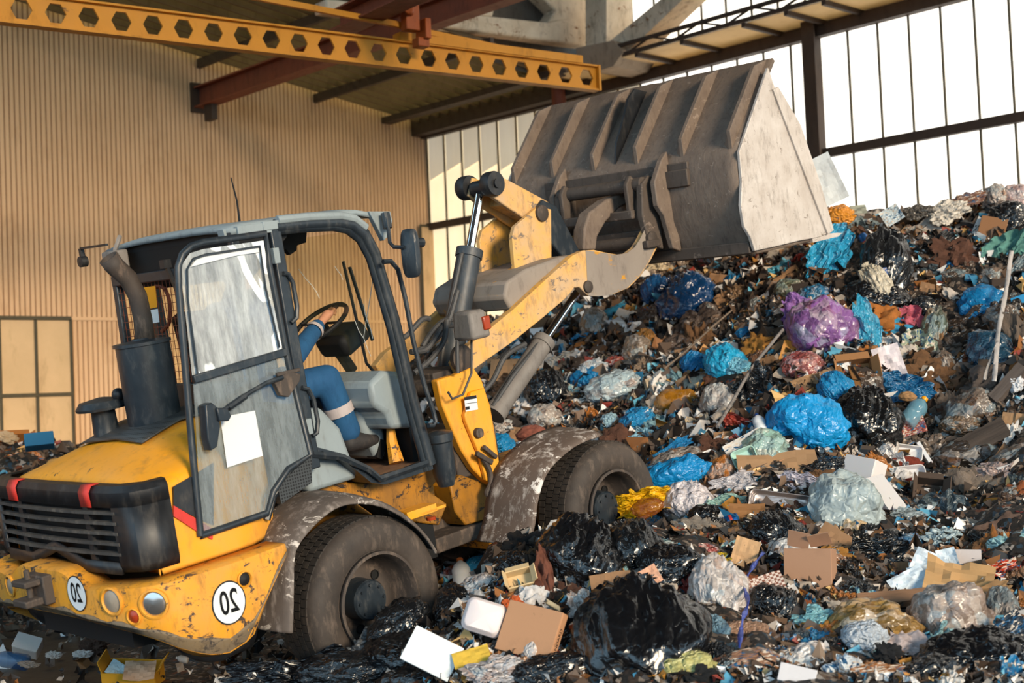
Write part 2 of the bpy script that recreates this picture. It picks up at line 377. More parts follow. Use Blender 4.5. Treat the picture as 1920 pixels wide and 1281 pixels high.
# yellow castellated crane beam
A = at(-60, 6, 12.85); Bp = at(1118, 148, 17.0)
A.z = A.z; ax = (Bp-A); Lb = ax.length; ax.normalize(); sd_ = ax.cross(ZV).normalized(); upv = sd_.cross(ax)
root = empty('crane_beam', 'yellow castellated steel crane beam with hexagonal holes under the roof', 'beam', Matrix.Translation(A))
H = .285; n = 23; pch = Lb/n; web = MB()
for i in range(n):
    c = (i+.5)*pch; w2 = pch*.32; h2 = H*.32; lo, hi = c-pch/2, c+pch/2
    P_ = lambda u, v: (ax*u+upv*v)
    pts = [P_(lo, -H/2), P_(hi, -H/2), P_(hi, 0), P_(c+w2, 0), P_(c+w2*.5, -h2), P_(c-w2*.5, -h2), P_(c-w2, 0), P_(lo, 0), P_(lo, H/2), P_(c-w2*.5, h2), P_(c+w2*.5, h2), P_(hi, H/2)]
    web.add(pts, [(0, 1, 2, 3, 4, 5, 6, 7), (7, 6, 9, 10, 3, 2, 11, 8)])
wb = web.build('web', m_crane, root, smooth=0, solid=.025)
b = MB(); b.bar(upv*H/2, ax*Lb+upv*H/2, .13, .02, up=upv); b.build('top_flange', m_crane, root)
b = MB(); b.bar(-upv*H/2, ax*Lb-upv*H/2, .13, .02, up=upv); b.build('bottom_flange', m_crane, root)
b = MB(); b.bar(ax*(Lb*.62)+upv*(H/2+.05), ax*(Lb*.965)+upv*(H/2+.05), .16, .09, up=upv); b.build('cover_strip', m_crane, root)
b = MB(); b.box(ax*Lb, (.03, .15, H+.02), Matrix((ax, sd_, upv)).transposed()); b.build('end_plate', m_crane, root)
hz = (at(770, 60, 15.2)-A)
tr = empty('tie_rod_anchor')
bpy.data.objects.remove(tr)
b = MB(); b.bar(at(590, 22, 15.0)-A+Vector((-.9, -.9, .02)), at(755, 48, 15.3)-A, .05, .06); b.bar(at(805, 62, 15.6)-A, at(1020, 108, 16.7)-A, .06, .06); b.build('stay_rod', m_crane, root)
b = MB(); b.box(hz+Vector((0, 0, .18)), (.17, .12, .34), Matrix((ax, sd_, upv)).transposed()); b.box(hz+Vector((.13, .1, .04)), (.07, .22, .22), Matrix((ax, sd_, upv)).transposed()); b.box(hz+Vector((.1, .1, -.1)), (.14, .14, .1), Matrix((ax, sd_, upv)).transposed())
b.lathe([(.0, -.12), (.05, -.12), (.05, .12), (0, .12)], hz+Vector((0, -.05, .2)), (0, 1, 0), 14)
b.build('hoist_trolley', M_paint('hoist_orange', 'a04c14', '3a2010', .5, .5, scale=3, grime2='6e3614'), root, bevel=.01)
b = MB(); b.bar(at(640, 60, 15.6), at(920, -70, 13.2), .3, .02); b.bar(at(640, 60, 15.6)+ZV*.2, at(920, -70, 13.2)+ZV*.2, .3, .02); b.bar(at(640, 60, 15.6)+ZV*.1, at(920, -70, 13.2)+ZV*.1, .02, .2)
tag(b.build('hoist_beam', m_rust), 'dark red beam carrying the hoist trolley of the crane', 'beam')
# ================================================================ THE WHEEL LOADER
def basis(yaw, pitch, roll):
    X = Vector((math.sin(yaw)*math.cos(pitch), math.cos(yaw)*math.cos(pitch), math.sin(pitch)))
    Yh = Vector((-math.cos(yaw), math.sin(yaw), 0)); Z0 = X.cross(Yh)
    Y = math.cos(roll)*Yh + math.sin(roll)*Z0; return X, Y, X.cross(Y)
LX, LY, LZ = basis(.7908, .1668, .0227); LO = Vector((-1.514, 8.958, .589))
LM = Matrix((LX, LY, LZ)).transposed().to_4x4(); LM.translation = LO; LI = LM.inverted()
def LL(px, py, ax, val):
    d = LI.to_3x3() @ at_ray(px, py); c = LI @ CAMP; i = 'xyz'.index(ax); return c+d*((val-c[i])/d[i])
def xz(pts, y): return [(lambda q: (q.x, q.z))(LL(px, py, 'y', y)) for px, py in pts]
loader = empty('wheel_loader', 'yellow compact wheel loader with raised bucket, open cab door and muddy tyres', 'wheel loader', LM)

m_yel = M_paint('loader_yellow', 'f0a00c', '7a5c3a', .42, .4, chips=.12, chipcol='5a4430', scale=2.6, bump=.08, grime2='cf9f62')
m_yelw = M_paint('loader_yellow_worn', 'eb9c0c', '5c4428', .55, .5, chips=.42, chipcol='453a34', scale=4.2, bump=.3, grime2='bb9158')
m_boom = M_paint('boom_yellow_dusty', 'e8a826', '6e625a', .72, .55, chips=.42, chipcol='7a6c60', scale=3.2, bump=.2, grime2='b3a494')
m_boomg = M_paint('boom_worn_grey', '857b73', '4c423c', .5, .6, chips=.3, chipcol='c08a2a', scale=2.5, bump=.2, grime2='9d948a')
m_blk = M_paint('black_plastic', '15171b', '5b554e', .38, .38, scale=4, bump=.1, grime2='33363b')
m_blks = M_paint('black_metal_frame', '1d252d', '6a6a68', .35, .33, scale=5, bump=.05, grime2='39434b')
m_rub = M_paint('tyre_rubber', '1f1d1c', '5d5046', .55, .8, scale=5, bump=.3, grime2='443c36')
m_rubs = M_paint('tyre_sidewall', '2b2725', '76685d', .62, .7, scale=4, bump=.25, grime2='564b43')
m_rim = M_paint('rim_mud', '3a332f', '8a7666', .6, .65, scale=4, bump=.3, grime2='4b423c')
m_fend = M_paint('scuffed_fender', '453f3b', 'a09690', .8, .6, chips=.35, chipcol='c4bcb4', scale=3.5, bump=.3, grime2='6b6059')
m_fend2 = M_paint('whitened_fender', '564a43', 'd8d2cc', .7, .65, chips=.5, chipcol='d5cfca', scale=3, bump=.3, grime2='6a5a50')
m_buck = M_paint('bucket_steel', '6a5c52', '3a2f28', .5, .6, chips=.28, chipcol='94867a', scale=7, bump=.9, grime2='8a7a6c')
m_buckd = M_paint('bucket_steel_dark', '4c423b', '27211d', .55, .6, chips=.3, chipcol='7a6c62', scale=4.5, bump=.5, grime2='5a5049')
m_side = M_paint('bucket_side_scuffed', 'b8aea6', '6a5f56', .55, .45, chips=.25, chipcol='8a7e74', metal=.2, scale=5, bump=.5, grime2='ddd8d4')
m_chr = M_plain('chrome', 'e8ecf0', .08, 1)
m_grey = M_paint('grey_cab_trim', '8b979c', '5a5650', .4, .5, scale=3, bump=.1, grime2='6f7a7f')
m_dark = M_plain('dark_interior', '0c0d0f', .7)
m_hose = M_paint('hose', '3a3b3d', '6b635b', .4, .5, scale=8, grime2='55565a')
m_cyl = M_paint('cylinder_barrel', '2c333b', '6d655c', .5, .4, scale=5, bump=.2, grime2='4a525a')
m_cylg = M_paint('cylinder_barrel_grey', '6f6a66', '3d3834', .5, .5, scale=5, bump=.2, grime2='8d8782')
m_red = M_paint('red_tape', 'c8322a', '5a2a24', .35, .5, scale=5, grime2='a8453c')
m_white = M_plain('white_paper', 'd8dde0', .7)
m_inkk = M_plain('ink', '14161a', .6)
m_orange = M_plain('orange_lens', '9c3a1c', .25)
m_mat = M_paint('muddy_mat', '6a4a34', '33241a', .6, .9, scale=6, bump=.8, grime2='8f6c4e')

# dirty glazing: clear with streaks, dust and pale reflections painted in as patches
def dirty_refl_glass(name, tint, cover, seed, refl_paint=.5, milky='cfdde6', refl=.5):
    k = NT(name); t = k.t
    tr = k.n('ShaderNodeBsdfTransparent'); tr.inputs[0].default_value = lin(tint)
    gl = k.n('ShaderNodeBsdfGlossy'); gl.inputs['Roughness'].default_value = .08
    df = k.n('ShaderNodeBsdfDiffuse'); df.inputs[0].default_value = lin(milky)
    fz = k.n('ShaderNodeFresnel'); fz.inputs[0].default_value = 1.5
    n1 = k.noise(1.15, 2, .45, k.co((2.2, 2.2, 1.2), off=(seed, seed, 0)), 2.6)
    n2 = k.noise(6, 7, .7, k.co((3, 3, .6), off=(0, seed, 0)))
    a = k.ramp(n1, [(.54, 0), (.57, 1)])
    c = k.math('MAXIMUM', k.math('MULTIPLY', a, refl_paint), k.math('MULTIPLY', k.ramp(n2, [(.35, cover*.5), (.75, min(1, cover*1.4))]), 1))
    m1 = k.n('ShaderNodeMixShader'); k.set(m1, 0, k.math('MULTIPLY', fz.outputs[0], refl)); t.links.new(tr.outputs[0], m1.inputs[1]); t.links.new(gl.outputs[0], m1.inputs[2])
    m2 = k.n('ShaderNodeMixShader'); k.set(m2, 0, c); t.links.new(m1.outputs[0], m2.inputs[1]); t.links.new(df.outputs[0], m2.inputs[2])
    t.links.new(m2.outputs[0], k.out.inputs[0]); return k.m
m_gdoor = dirty_refl_glass('door_glass_painted_reflections', 'cfe2ec', .46, 3, .95, 'eef6fa')  # upper pane: whitish patches stand in for reflections
m_gdoor2 = dirty_refl_glass('door_glass_dusty', 'cfdde2', .36, 7, .12, 'b9c6cc')
m_gwind = dirty_refl_glass('windscreen_glass', 'fbf8e2', .06, 5, .05, 'd8d2a8', .08)

def part(name, mat, fn, parent=loader, **kw):
    b = MB(); fn(b); return b.build(name, mat, parent, **kw)

def catmull(P, n=6):
    P = [P[0]]+list(P)+[P[-1]]; out = []
    for a, b_, c, d in zip(P, P[1:], P[2:], P[3:]):
        for k in range(n):
            t = k/n; out.append(.5*((2*b_)+(c-a)*t+(2*a-5*b_+4*c-d)*t*t+(3*b_-a-3*c+d)*t**3))
    out.append(P[-2]); return out

# ---- wheels
def wheel(x, side, zc, R, r):
    yo = .93; W = .33; k = R/.575
    S = -1 if side < 0 else 1
    prof = [(r, 0), (r+.016, -.005), (r+.035, .012), (.46*k, .022), (.52*k, .014), (.555*k, -.012), (R, -.045), (R, -W+.045), (.56*k, -W+.015), (.45*k, -W), (r, -W)]
    rim = MB(); c = Vector((x, S*yo, zc)); ax = (0, S, 0)
    rim.lathe([(r+.010, -.005), (r+.008, .016), (r-.004, .018), (r-.012, -.01), (r-.02, -.05), (r-.028, -.19), (r-.055, -.225), (r*.72, -.235), (r*.55, -.23), (.10, -.20), (0, -.20)], c, ax, 56)
    ro = rim.build('wheel_rim', m_rim, loader, solid=.008)
    ty = MB(); ty.lathe(prof, c, ax, 96)
    to = ty.build('tyre', m_rubs, ro, smooth=50)
    tr = MB()                                                   # worn block tread standing proud of the casing
    nb = 64
    for i in range(nb):
        for j, (ya, yb) in enumerate(((-.048, -.10), (-.108, -.16), (-.168, -.22), (-.228, -.28))):
            a0 = 2*math.pi*(i+.5*(j % 2))/nb; a1 = a0+2*math.pi/nb*.86
            P = lambda a, rr, yy: (x+math.cos(a)*rr, S*(yo+yy), zc+math.sin(a)*rr)
            tr.add([P(a0, R-.004, ya), P(a1, R-.004, ya), P(a1, R-.004, yb), P(a0, R-.004, yb), P(a0, R+.009, ya), P(a1, R+.009, ya), P(a1, R+.009, yb), P(a0, R+.009, yb)],
                   [(4, 5, 6, 7), (0, 1, 5, 4), (1, 2, 6, 5), (2, 3, 7, 6), (3, 0, 4, 7)])
    tr.build('tread', m_rub, ro, smooth=0)
    hb = MB(); hb.lathe([(.125, -.21), (.12, -.09), (.11, -.075), (0, -.07)], c, ax, 30)
    for k in range(8):
        a = k*math.pi/4; hb.lathe([(.009, -.08), (.009, -.062), (0, -.062)], c+Vector((math.cos(a)*.09, 0, math.sin(a)*.09)), ax, 6)
    hb.build('hub', m_blks, ro, smooth=30)
    for k in range(6):
        hh = MB(); a = (k+.5)*math.pi/3; hh.lathe([(.030, -.226), (.030, -.215), (.025, -.215), (.024, -.224), (0, -.224)], c+Vector((math.cos(a)*r*.68, 0, math.sin(a)*r*.68)), ax, 14)
        hh.build('hand_hole', m_dark, ro)
    return ro
for x, zc, R, r in ((.045, .052, .486, .281), (2.178, .06, .462, .264)):
    for s in (-1, 1): wheel(x, s, zc, R, r)
    part('axle', m_dark, lambda b: (b.tube([(x, -.72, zc), (x, .72, zc)], .11, 14), b.ball((x, 0, zc), .22)))

# ---- fenders: arched shells
def fender(px_pts, mat, y0=-.97, y1=-.55, name='rear_fender', mirror=True):
    pts = xz(px_pts, y0)
    # smooth the traced outline
    for _ in range(2):
        q = [pts[0]]
        for a, c in zip(pts, pts[1:]): q += [(a[0]*.75+c[0]*.25, a[1]*.75+c[1]*.25), (a[0]*.25+c[0]*.75, a[1]*.25+c[1]*.75)]
        pts = q+[pts[-1]]
    n = len(pts); cx = sum(p[0] for p in pts)/n
    def P(i, j):
        x, z = pts[i]; t = (0, .04, .12, .5, .88, 1)[j]; y = y0+(y1-y0)*t
        bul = (-.022, -.004, .012, .03, .035, .035)[j]
        tx = pts[min(i+1, n-1)][0]-pts[max(i-1, 0)][0]; tz = pts[min(i+1, n-1)][1]-pts[max(i-1, 0)][1]; L = math.hypot(tx, tz) or 1
        return (x-tz/L*bul, y, z+tx/L*bul)
    b = MB(); b.grid(P, n, 6); o = b.build(name, mat, loader, solid=.012, smooth=60)
    if mirror:
        b = MB(); b.grid(lambda i, j: (lambda p: (p[0], -p[1], p[2]))(P(i, j)), n, 6); b.build(name, mat, loader, solid=.012, smooth=60)
    return o
fender([(543, 1188), (545, 1110), (545, 1041), (559, 1010), (599, 966), (638, 940), (686, 936), (733, 948), (781, 980), (806, 1008), (822, 1034)], m_fend)
fender([(985, 1027), (1000, 985), (1003, 938), (1022, 879), (1066, 838), (1095, 822), (1126, 812)], m_fend2, name='front_fender')

# ---- counterweight
cwp = [(-.56, .955), (-1.12, .955), (-1.28, .935), (-1.38, .86), (-1.45, .68), (-1.50, .35), (-1.51, 0)]
def cw_curve(n):
    pts = cwp
    for _ in range(3):
        q = [pts[0]]
        for a, c in zip(pts, pts[1:]): q += [(a[0]*.75+c[0]*.25, a[1]*.75+c[1]*.25), (a[0]*.25+c[0]*.75, a[1]*.25+c[1]*.75)]
        pts = q+[pts[-1]]
    full = [(x, -y) for x, y in pts]+[(x, y) for x, y in pts[-2::-1]]
    # resample evenly
    d = [0]
    for a, c in zip(full, full[1:]): d.append(d[-1]+math.dist(a, c))
    out = []
    for i in range(n):
        t = d[-1]*i/(n-1); k = max(j for j in range(len(d)) if d[j] <= t+1e-9); k = min(k, len(full)-2)
        u = (t-d[k])/max(1e-9, d[k+1]-d[k]); out.append((full[k][0]*(1-u)+full[k+1][0]*u, full[k][1]*(1-u)+full[k+1][1]*u))
    return out
CWN = 65; cwc = cw_curve(CWN)
def cwtop(y):
    a = abs(y); return .62 if a < .24 else (.62-(a-.24)*.5 if a < .42 else .53+(a-.42)*.05)
def cwbot(x, y): return float(np.interp(x, [-1.52, -1.5, -1.45, -1.38, -1.28, -1.12, -1.0, -.84, -.56], [.36, .35, .31, .26, .19, .10, .065, .10, .50]))
lipin = .17
pl = [(.0, .12), (.0, .02), (.02, 0), (.38, 0), (.80, .0), (.95, .035), (1, .13)]
def cwP(i, j):
    x, y = cwc[i]; nx = cwc[min(i+1, CWN-1)][0]-cwc[max(i-1, 0)][0]; ny = cwc[min(i+1, CWN-1)][1]-cwc[max(i-1, 0)][1]; L = math.hypot(nx, ny)
    nx, ny = -ny/L, nx/L                       # outward? fixed below
    if nx*(x+.4)+ny*y < 0: nx, ny = -nx, -ny
    t, ins = pl[j]; zt, zb = cwtop(y), cwbot(x, y)
    if j == 0: ins = lipin
    return (x-nx*ins, y-ny*ins, zt+(zb-zt)*t)
b = MB(); b.grid(cwP, CWN, len(pl)); cw = b.build('counterweight', m_yelw, loader, solid=.02, smooth=40)
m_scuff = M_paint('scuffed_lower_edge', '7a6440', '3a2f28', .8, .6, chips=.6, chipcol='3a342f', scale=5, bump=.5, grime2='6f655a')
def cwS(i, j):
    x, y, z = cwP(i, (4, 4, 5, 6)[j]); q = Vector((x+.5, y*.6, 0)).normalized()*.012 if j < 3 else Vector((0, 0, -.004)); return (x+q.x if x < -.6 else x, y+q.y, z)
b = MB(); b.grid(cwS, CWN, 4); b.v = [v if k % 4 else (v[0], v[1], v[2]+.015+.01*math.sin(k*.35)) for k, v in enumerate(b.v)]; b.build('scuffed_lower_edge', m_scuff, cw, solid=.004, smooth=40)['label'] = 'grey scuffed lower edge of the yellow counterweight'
b = MB(); b.grid(lambda i, j: (lambda p: (p[0]*(1, .97, .86, .55)[j], p[1]*(1, .96, .86, .5)[j], p[2]+(0, -.05, -.11-.1*max(0, p[2]-.2), -.16)[j]))(cwP(i, 6)), CWN, 4); b.v = [(x, y, max(z, .0)) for x, y, z in b.v]
b.build('belly_plate', m_blk, cw, solid=.01, smooth=40)
part('underside', m_dark, lambda b: b.prism([(-1.3, .16), (-1.3, .5), (-.55, .5), (-.3, .35), (.9, .3), (.9, .05), (-.6, .1)], 'y', -.5, .5))
def cw_point(px, py):
    """where the ray of a pixel meets the counterweight shell: (point, outward normal)"""
    best = None
    for i in range(CWN-1):
        for j in range(len(pl)-1):
            q = [Vector(cwP(i, j)), Vector(cwP(i+1, j)), Vector(cwP(i+1, j+1)), Vector(cwP(i, j+1))]
            o = LI @ CAMP; d = (LI.to_3x3() @ at_ray(px, py))
            from mathutils.geometry import intersect_ray_tri as irt
            for tri in ((q[0], q[1], q[2]), (q[0], q[2], q[3])):
                h = irt(*tri, d, o, True)
                if h is not None and (best is None or (h-o).length < (best[0]-o).length):
                    n = (tri[1]-tri[0]).cross(tri[2]-tri[0]).normalized()
                    if n.dot(o-h) < 0: n = -n
                    best = (h, n)
    if best is None:
        print('cw miss', px, py); q = LL(px, py, 'x', -1.45); best = (q, Vector((-1, 0, 0)))
    return best
def cwframe(px, py):
    h, n = cw_point(px, py); up = Vector((0, 0, 1)); r = up.cross(n).normalized(); u = n.cross(r); return h, n, r, u
# speed plates "20", mirrored as in the photograph
def font_mesh(txt, size, mirror, extr=.0008):
    cu = bpy.data.curves.new('t', 'FONT'); cu.body = txt; cu.size = size; cu.align_x = 'CENTER'; cu.align_y = 'CENTER'; cu.extrude = extr; cu.offset = size*.012
    o = bpy.data.objects.new('t', cu); COL.objects.link(o); bpy.context.view_layer.update()
    me = bpy.data.meshes.new_from_object(o.evaluated_get(bpy.context.evaluated_depsgraph_get())); bpy.data.objects.remove(o)
    vs = [Vector(v.co) for v in me.vertices]; fs = [tuple(p.vertices) for p in me.polygons]
    if mirror: vs = [Vector((-v.x, v.y, v.z)) for v in vs]; fs = [f[::-1] for f in fs]
    return vs, fs
def decal(px, py, rad, name='speed_sticker'):
    h, n, r, u = cwframe(px, py); b = MB(); N = 36
    for k, (ra, off, mi) in enumerate(((rad, .013, 1), (rad*.93, .0145, 0))):
        b.add([h+n*off]+[h+n*off+r*math.cos(2*math.pi*i/N)*ra+u*math.sin(2*math.pi*i/N)*ra*1.12 for i in range(N)], [(0, i+1, (i+1) % N+1) for i in range(N)], mi)
    vs, fs = font_mesh('20', rad*1.25, True)
    b.add([h+n*.0165+r*v.x*.9+u*v.y*1.35 for v in vs], fs, 1)
    o = b.build(name, [m_white, m_inkk], cw, smooth=0); o['label'] = 'round white sticker reading 20 mirrored'
decal(427, 1130, .105); decal(148, 1112, .088)
def lamp(px, py, r1, lens, depth=.05):
    h, n, r, u = cwframe(px, py); b = MB(); b.lathe([(r1*1.28, -.004), (r1*1.3, .018), (r1*1.12, .022), (r1, .012), (r1*.96, -.0)], h, n, 30); o = b.build('lamp_recess', m_yelw, cw)
    b = MB(); b.lathe([(r1*.98, .012), (r1*.7, .020), (0, .024)], h, n, 24); b.build('lens', lens, o)
m_lensg = M_paint('dusty_lens', '9b8f80', '6d5c48', .4, .25, scale=9, grime2='7d7468')
lamp(213, 1127, .06, m_lensg); lamp(290, 1132, .062, M_plain('bright_reflector', 'c9c2bc', .12, .9)); lamp(254, 1155, .035, m_orange); lamp(24, 1098, .05, m_lensg)
lamp(456, 1086, .035, m_dark)
h, n, r, u = cwframe(84, 1100)
part('tow_hitch', m_rim, lambda b: (b.box(h+n*.07+u*.05, (.16, .16, .035)), b.box(h+n*.07-u*.055, (.18, .16, .04)), b.tube([h+n*.09-u*.09, h+n*.09+u*.12], .016, 10), b.box(h+n*.01, (.1, .22, .16))), bevel=.008)

# ---- hood
st = [-1.24, -1.22, -1.15, -.9, -.62, -.5, -.38]
def hoodz(x): 
    t = max(0, min(1, (x+1.27)/.62)); return 1.05+.245*(t**.8)
def hoodP(i, j):
    x = st[i]; zc = hoodz(x); zs = 1.02+.10*max(0, min(1, (x+1.27)/.5)); r = -.03 if i == 0 else 0
    wf = 1 if x < -.55 else (.86 if x < -.45 else .80)
    half = [(.80*wf, .55), (.80*wf, .80), (.795*wf, zs-.07), (.76*wf, zs-.01), (.70*wf, zs+.01), (.40, zs+(zc-zs)*.75), (0, zc)]
    h = [(-y, z) for y, z in half]+[(y, z) for y, z in half[-2::-1]]
    y, z = h[j]; z = z+(r if z > .9 else 0); return (x, y, z)
b = MB(); b.grid(hoodP, len(st), 13)
b.grid(lambda i, j: hoodP(0, j*0+i) if j else (st[0], hoodP(0, i)[1]*.98, .56), 13, 2)
hood = b.build('hood', m_yel, loader, solid=.012, subsurf=1, smooth=50)
def hood_top(x, y): 
    zc = hoodz(x); zs = 1.02+.10*max(0, min(1, (x+1.27)/.5)); a = abs(y)
    return zs+(zc-zs)*(1-a/.40*.25) if a < .40 else zs+(zc-zs)*.75*(1-(a-.40)/.30)
def grate_mat(name, base, scale):
    k = NT(name); v = k.n('ShaderNodeTexVoronoi'); k.set(v, 'Vector', k.co((scale, scale, scale))); v.inputs['Scale'].default_value = 1; v.inputs['Randomness'].default_value = 0
    f = k.ramp(v.outputs[0], [(.28, 0), (.36, 1)]); k.set(k.b, 'Base Color', k.mix(f, lin('060606'), lin(base))); k.b.inputs['Roughness'].default_value = .5; return k.m
m_grate = grate_mat('perforated_panel', '3b3f42', 55)
part('vent_panel', m_grate, lambda b: b.grid(lambda i, j: (lambda x, y: (x, y, hood_top(x, y)+.016))(-.93+.53*i/8, -.28+.75*j/8), 9, 9), solid=.01)
# side ornament: black panel with red stripe, both under the open door
bp = xz([(325, 913), (372, 886), (400, 868), (400, 985), (375, 975), (325, 948)], -.812)
part('side_panel', m_blk, lambda b: b.prism(bp, 'y', -.806, -.816)); 
rp = xz([(325, 948), (376, 978), (400, 993), (398, 1012), (374, 1000), (325, 968)], -.815)
part('side_stripe', m_red, lambda b: b.prism(rp, 'y', -.808, -.819))

# ---- rear grille
m_slat = M_paint('dusty_slat', '2a2b2d', '857a6e', .6, .6, scale=5, bump=.2, grime2='5d5852')
gc = [(-1.13, -.812), (-1.24, -.81), (-1.315, -.765), (-1.355, -.64), (-1.375, -.3), (-1.38, 0), (-1.375, .3), (-1.355, .64), (-1.315, .765), (-1.24, .81), (-1.13, .812)]
def gP(i, z, off=0):
    x, y = gc[i]; return (x-off*(1 if abs(y) < .78 else .2), y+(off if y > .7 else -off if y < -.7 else 0), z)
def gbot(y): a = abs(y); return .72 if a < .12 else (.72-(a-.12)*.7 if a < .24 else .63)
grl = part('rear_grille', m_blk, lambda b: (b.grid(lambda i, j: gP(i, (.955, 1.03, 1.058, 1.06)[j], (0.012, .012, -.01, -.06)[j]), 11, 4),
    b.grid(lambda i, j: gP((0, 1, 2, 3)[i], (.61, .65, .955)[j], (-.0, .014, .014)[j]), 4, 3), b.grid(lambda i, j: gP((7, 8, 9, 10)[i], (.61, .65, .955)[j], (-.0, .014, .014)[j]), 4, 3),
    b.grid(lambda i, j: gP((3, 4, 5, 6, 7)[i], (lambda bb: (bb-.035, bb+.03))(gbot(gc[(3, 4, 5, 6, 7)[i]][1]))[j], .012), 5, 2)), solid=.014)
part('radiator_core', m_dark, lambda b: b.grid(lambda i, j: gP(i+2, (.62, 1.0)[j], -.05), 7, 2))
for k in range(5):
    z = .925-.055*k
    def sl(b, z=z):
        pp = [(-1.345, -.66)]+[gc[i] for i in (4, 5, 6)]+[(-1.345, .66)]
        for a, c in zip(pp, pp[1:]): b.bar((a[0]-.012, a[1], z), (c[0]-.012, c[1], z), .035, .016)
    part('grille_slat', m_slat, sl, grl)
for y in (-.38, .38): part('grille_post', m_blk, lambda b: b.bar((-1.372, y, .64), (-1.372, y, .97), .05, .02, up=(1, 0, 0)), grl)
for y in (-.42, .42): part('red_tape', m_red, lambda b: b.grid(lambda i, j: ((-1.394, -1.398, -1.375, -1.33)[j], y-.055+.11*i, (.955, 1.034, 1.068, 1.07)[j]), 2, 4), grl, solid=.004)
# exhaust stack, pre-cleaner
zb = hood_top(-.66, -.02)
stk = part('exhaust_stack', m_blks, lambda b: b.lathe([(.15, -.03), (.155, 0), (.155, .43), (.168, .432), (.168, .45), (.15, .452), (.06, .46), (.055, .47)], (-.66, 0, zb), (0, 0, 1), 40))
pp = [LL(px, py, 'y', 0) for px, py in ((272, 640), (268, 600), (258, 555), (240, 522), (216, 500), (203, 483))]
part('exhaust_pipe', m_rim, lambda b: b.tube(pp, [.055, .052, .052, .052, .054, .056], 18, caps=False), stk, solid=.006)
pc = LL(200, 812, 'y', .3); 
part('air_pre_cleaner', m_blks, lambda b: b.lathe([(.075, -.04), (.075, .02), (.07, .13), (.075, .14), (.15, .145), (.155, .16), (.13, .195), (.02, .215), (0, .215)], pc, (0, 0, 1), 28))
hk = LL(222, 740, 'y', .2); part('hose_stub', m_blk, lambda b: (b.ball(hk, .04), b.tube([hk, hk+Vector((.16, 0, -.02))], .014)))

# ---- cab
cab = empty('cab'); cab.parent = loader
def cpart(n, m_, fn, **kw): return part(n, m_, fn, cab, **kw)
nr = [(-.1, 2.285), (.12, 2.28), (.36, 2.262), (.46, 2.235), (.54, 2.17), (.595, 2.05), (.63, 1.85), (.67, 1.62), (.72, 1.11), (.785, .69)]
def frame_tube(y): return lambda b: (b.tube([(x, y, z) for x, z in nr], .042, 8), b.tube([(x-.045, y*1.012, z-.03) for x, z in nr], .022, 6))
cpart('a_pillar', m_blks, frame_tube(-.69), smooth=60); cpart('a_pillar', m_blks, frame_tube(.69), smooth=60)
cpart('roof', m_grey, lambda b: b.grid(lambda i, j: (lambda x, y, e: (x, y, 2.335-.03*(abs(y)/.7)**4-(.028 if x > .6 else 0)-(.02 if e else 0)))(-.395+1.12*i/10, -.70+1.4*j/10, i in (0, 10)), 11, 11), solid=.03, smooth=60)
cpart('roof_rail', m_grey, lambda b: (b.tube([(x+.01, -.71, z+.035) for x, z in nr[:5]], .028, 8), b.box((.05, -.70, 2.295), (.5, .05, .05)), b.box((-.2, -.70, 2.285), (.34, .04, .06)), b.prism(xz([(688, 397), (728, 397), (732, 415), (728, 440), (716, 452), (700, 420)], -.70), 'y', -.68, -.72)), bevel=.004)
cpart('headliner', m_dark, lambda b: (b.box((.0, 0, 2.28), (.72, 1.3, .04)), b.prism([(-.36, 2.27), (-.34, 2.05), (-.28, 2.02), (.0, 2.22), (.0, 2.27)], 'y', -.66, .66)))
cpart('sun_visor', m_dark, lambda b: b.prism([(.14, 2.25), (.42, 2.235), (.40, 2.17), (.33, 2.16), (.32, 2.13), (.27, 2.11), (.24, 2.15), (.16, 2.16)], 'y', -.3, -.26))
for y in (-.69, .69): cpart('b_pillar', m_blks, lambda b: b.bar((-.115, y, 2.29), (-.10, y, .87), .06, .075, up=(1, 0, 0)), bevel=.008)
for y in (-.66, .66): cpart('rear_pillar', m_blks, lambda b: b.bar((-.37, y, 2.29), (-.40, y, 1.2), .05, .05, up=(1, 0, 0)), bevel=.006)
cpart('rear_wall', m_blks, lambda b: b.box((-.385, 0, 1.30), (.05, 1.36, .28)), bevel=.005)
cpart('rear_header', m_blks, lambda b: b.box((-.385, 0, 2.10), (.04, 1.36, .06)), bevel=.005)
def mesh_screen(b):
    for i in range(31): b.bar((-.40, -.62+1.24*i/30, 1.45), (-.385, -.62+1.24*i/30, 2.08), .003, .003, up=(1, 0, 0))
    for i in range(14): b.bar((-.40, -.62, 1.47+.6*i/13), (-.40, .62, 1.47+.6*i/13), .003, .003)
cpart('rear_guard_screen', m_rust, mesh_screen, smooth=0)
cpart('side_window', m_gwind, lambda b: b.add([(-.33, .69, 1.3), (.6, .69, 1.3), (.52, .69, 2.2), (-.33, .69, 2.25)], [(0, 1, 2, 3)]))
cpart('windscreen', m_gwind, lambda b: b.add([(.72, -.66, 1.25), (.72, .66, 1.25), (.55, .62, 2.2), (.55, -.62, 2.2)], [(0, 1, 2, 3)]))
m_crack = M_plain('crack_edge', 'f2f2ea', .2)
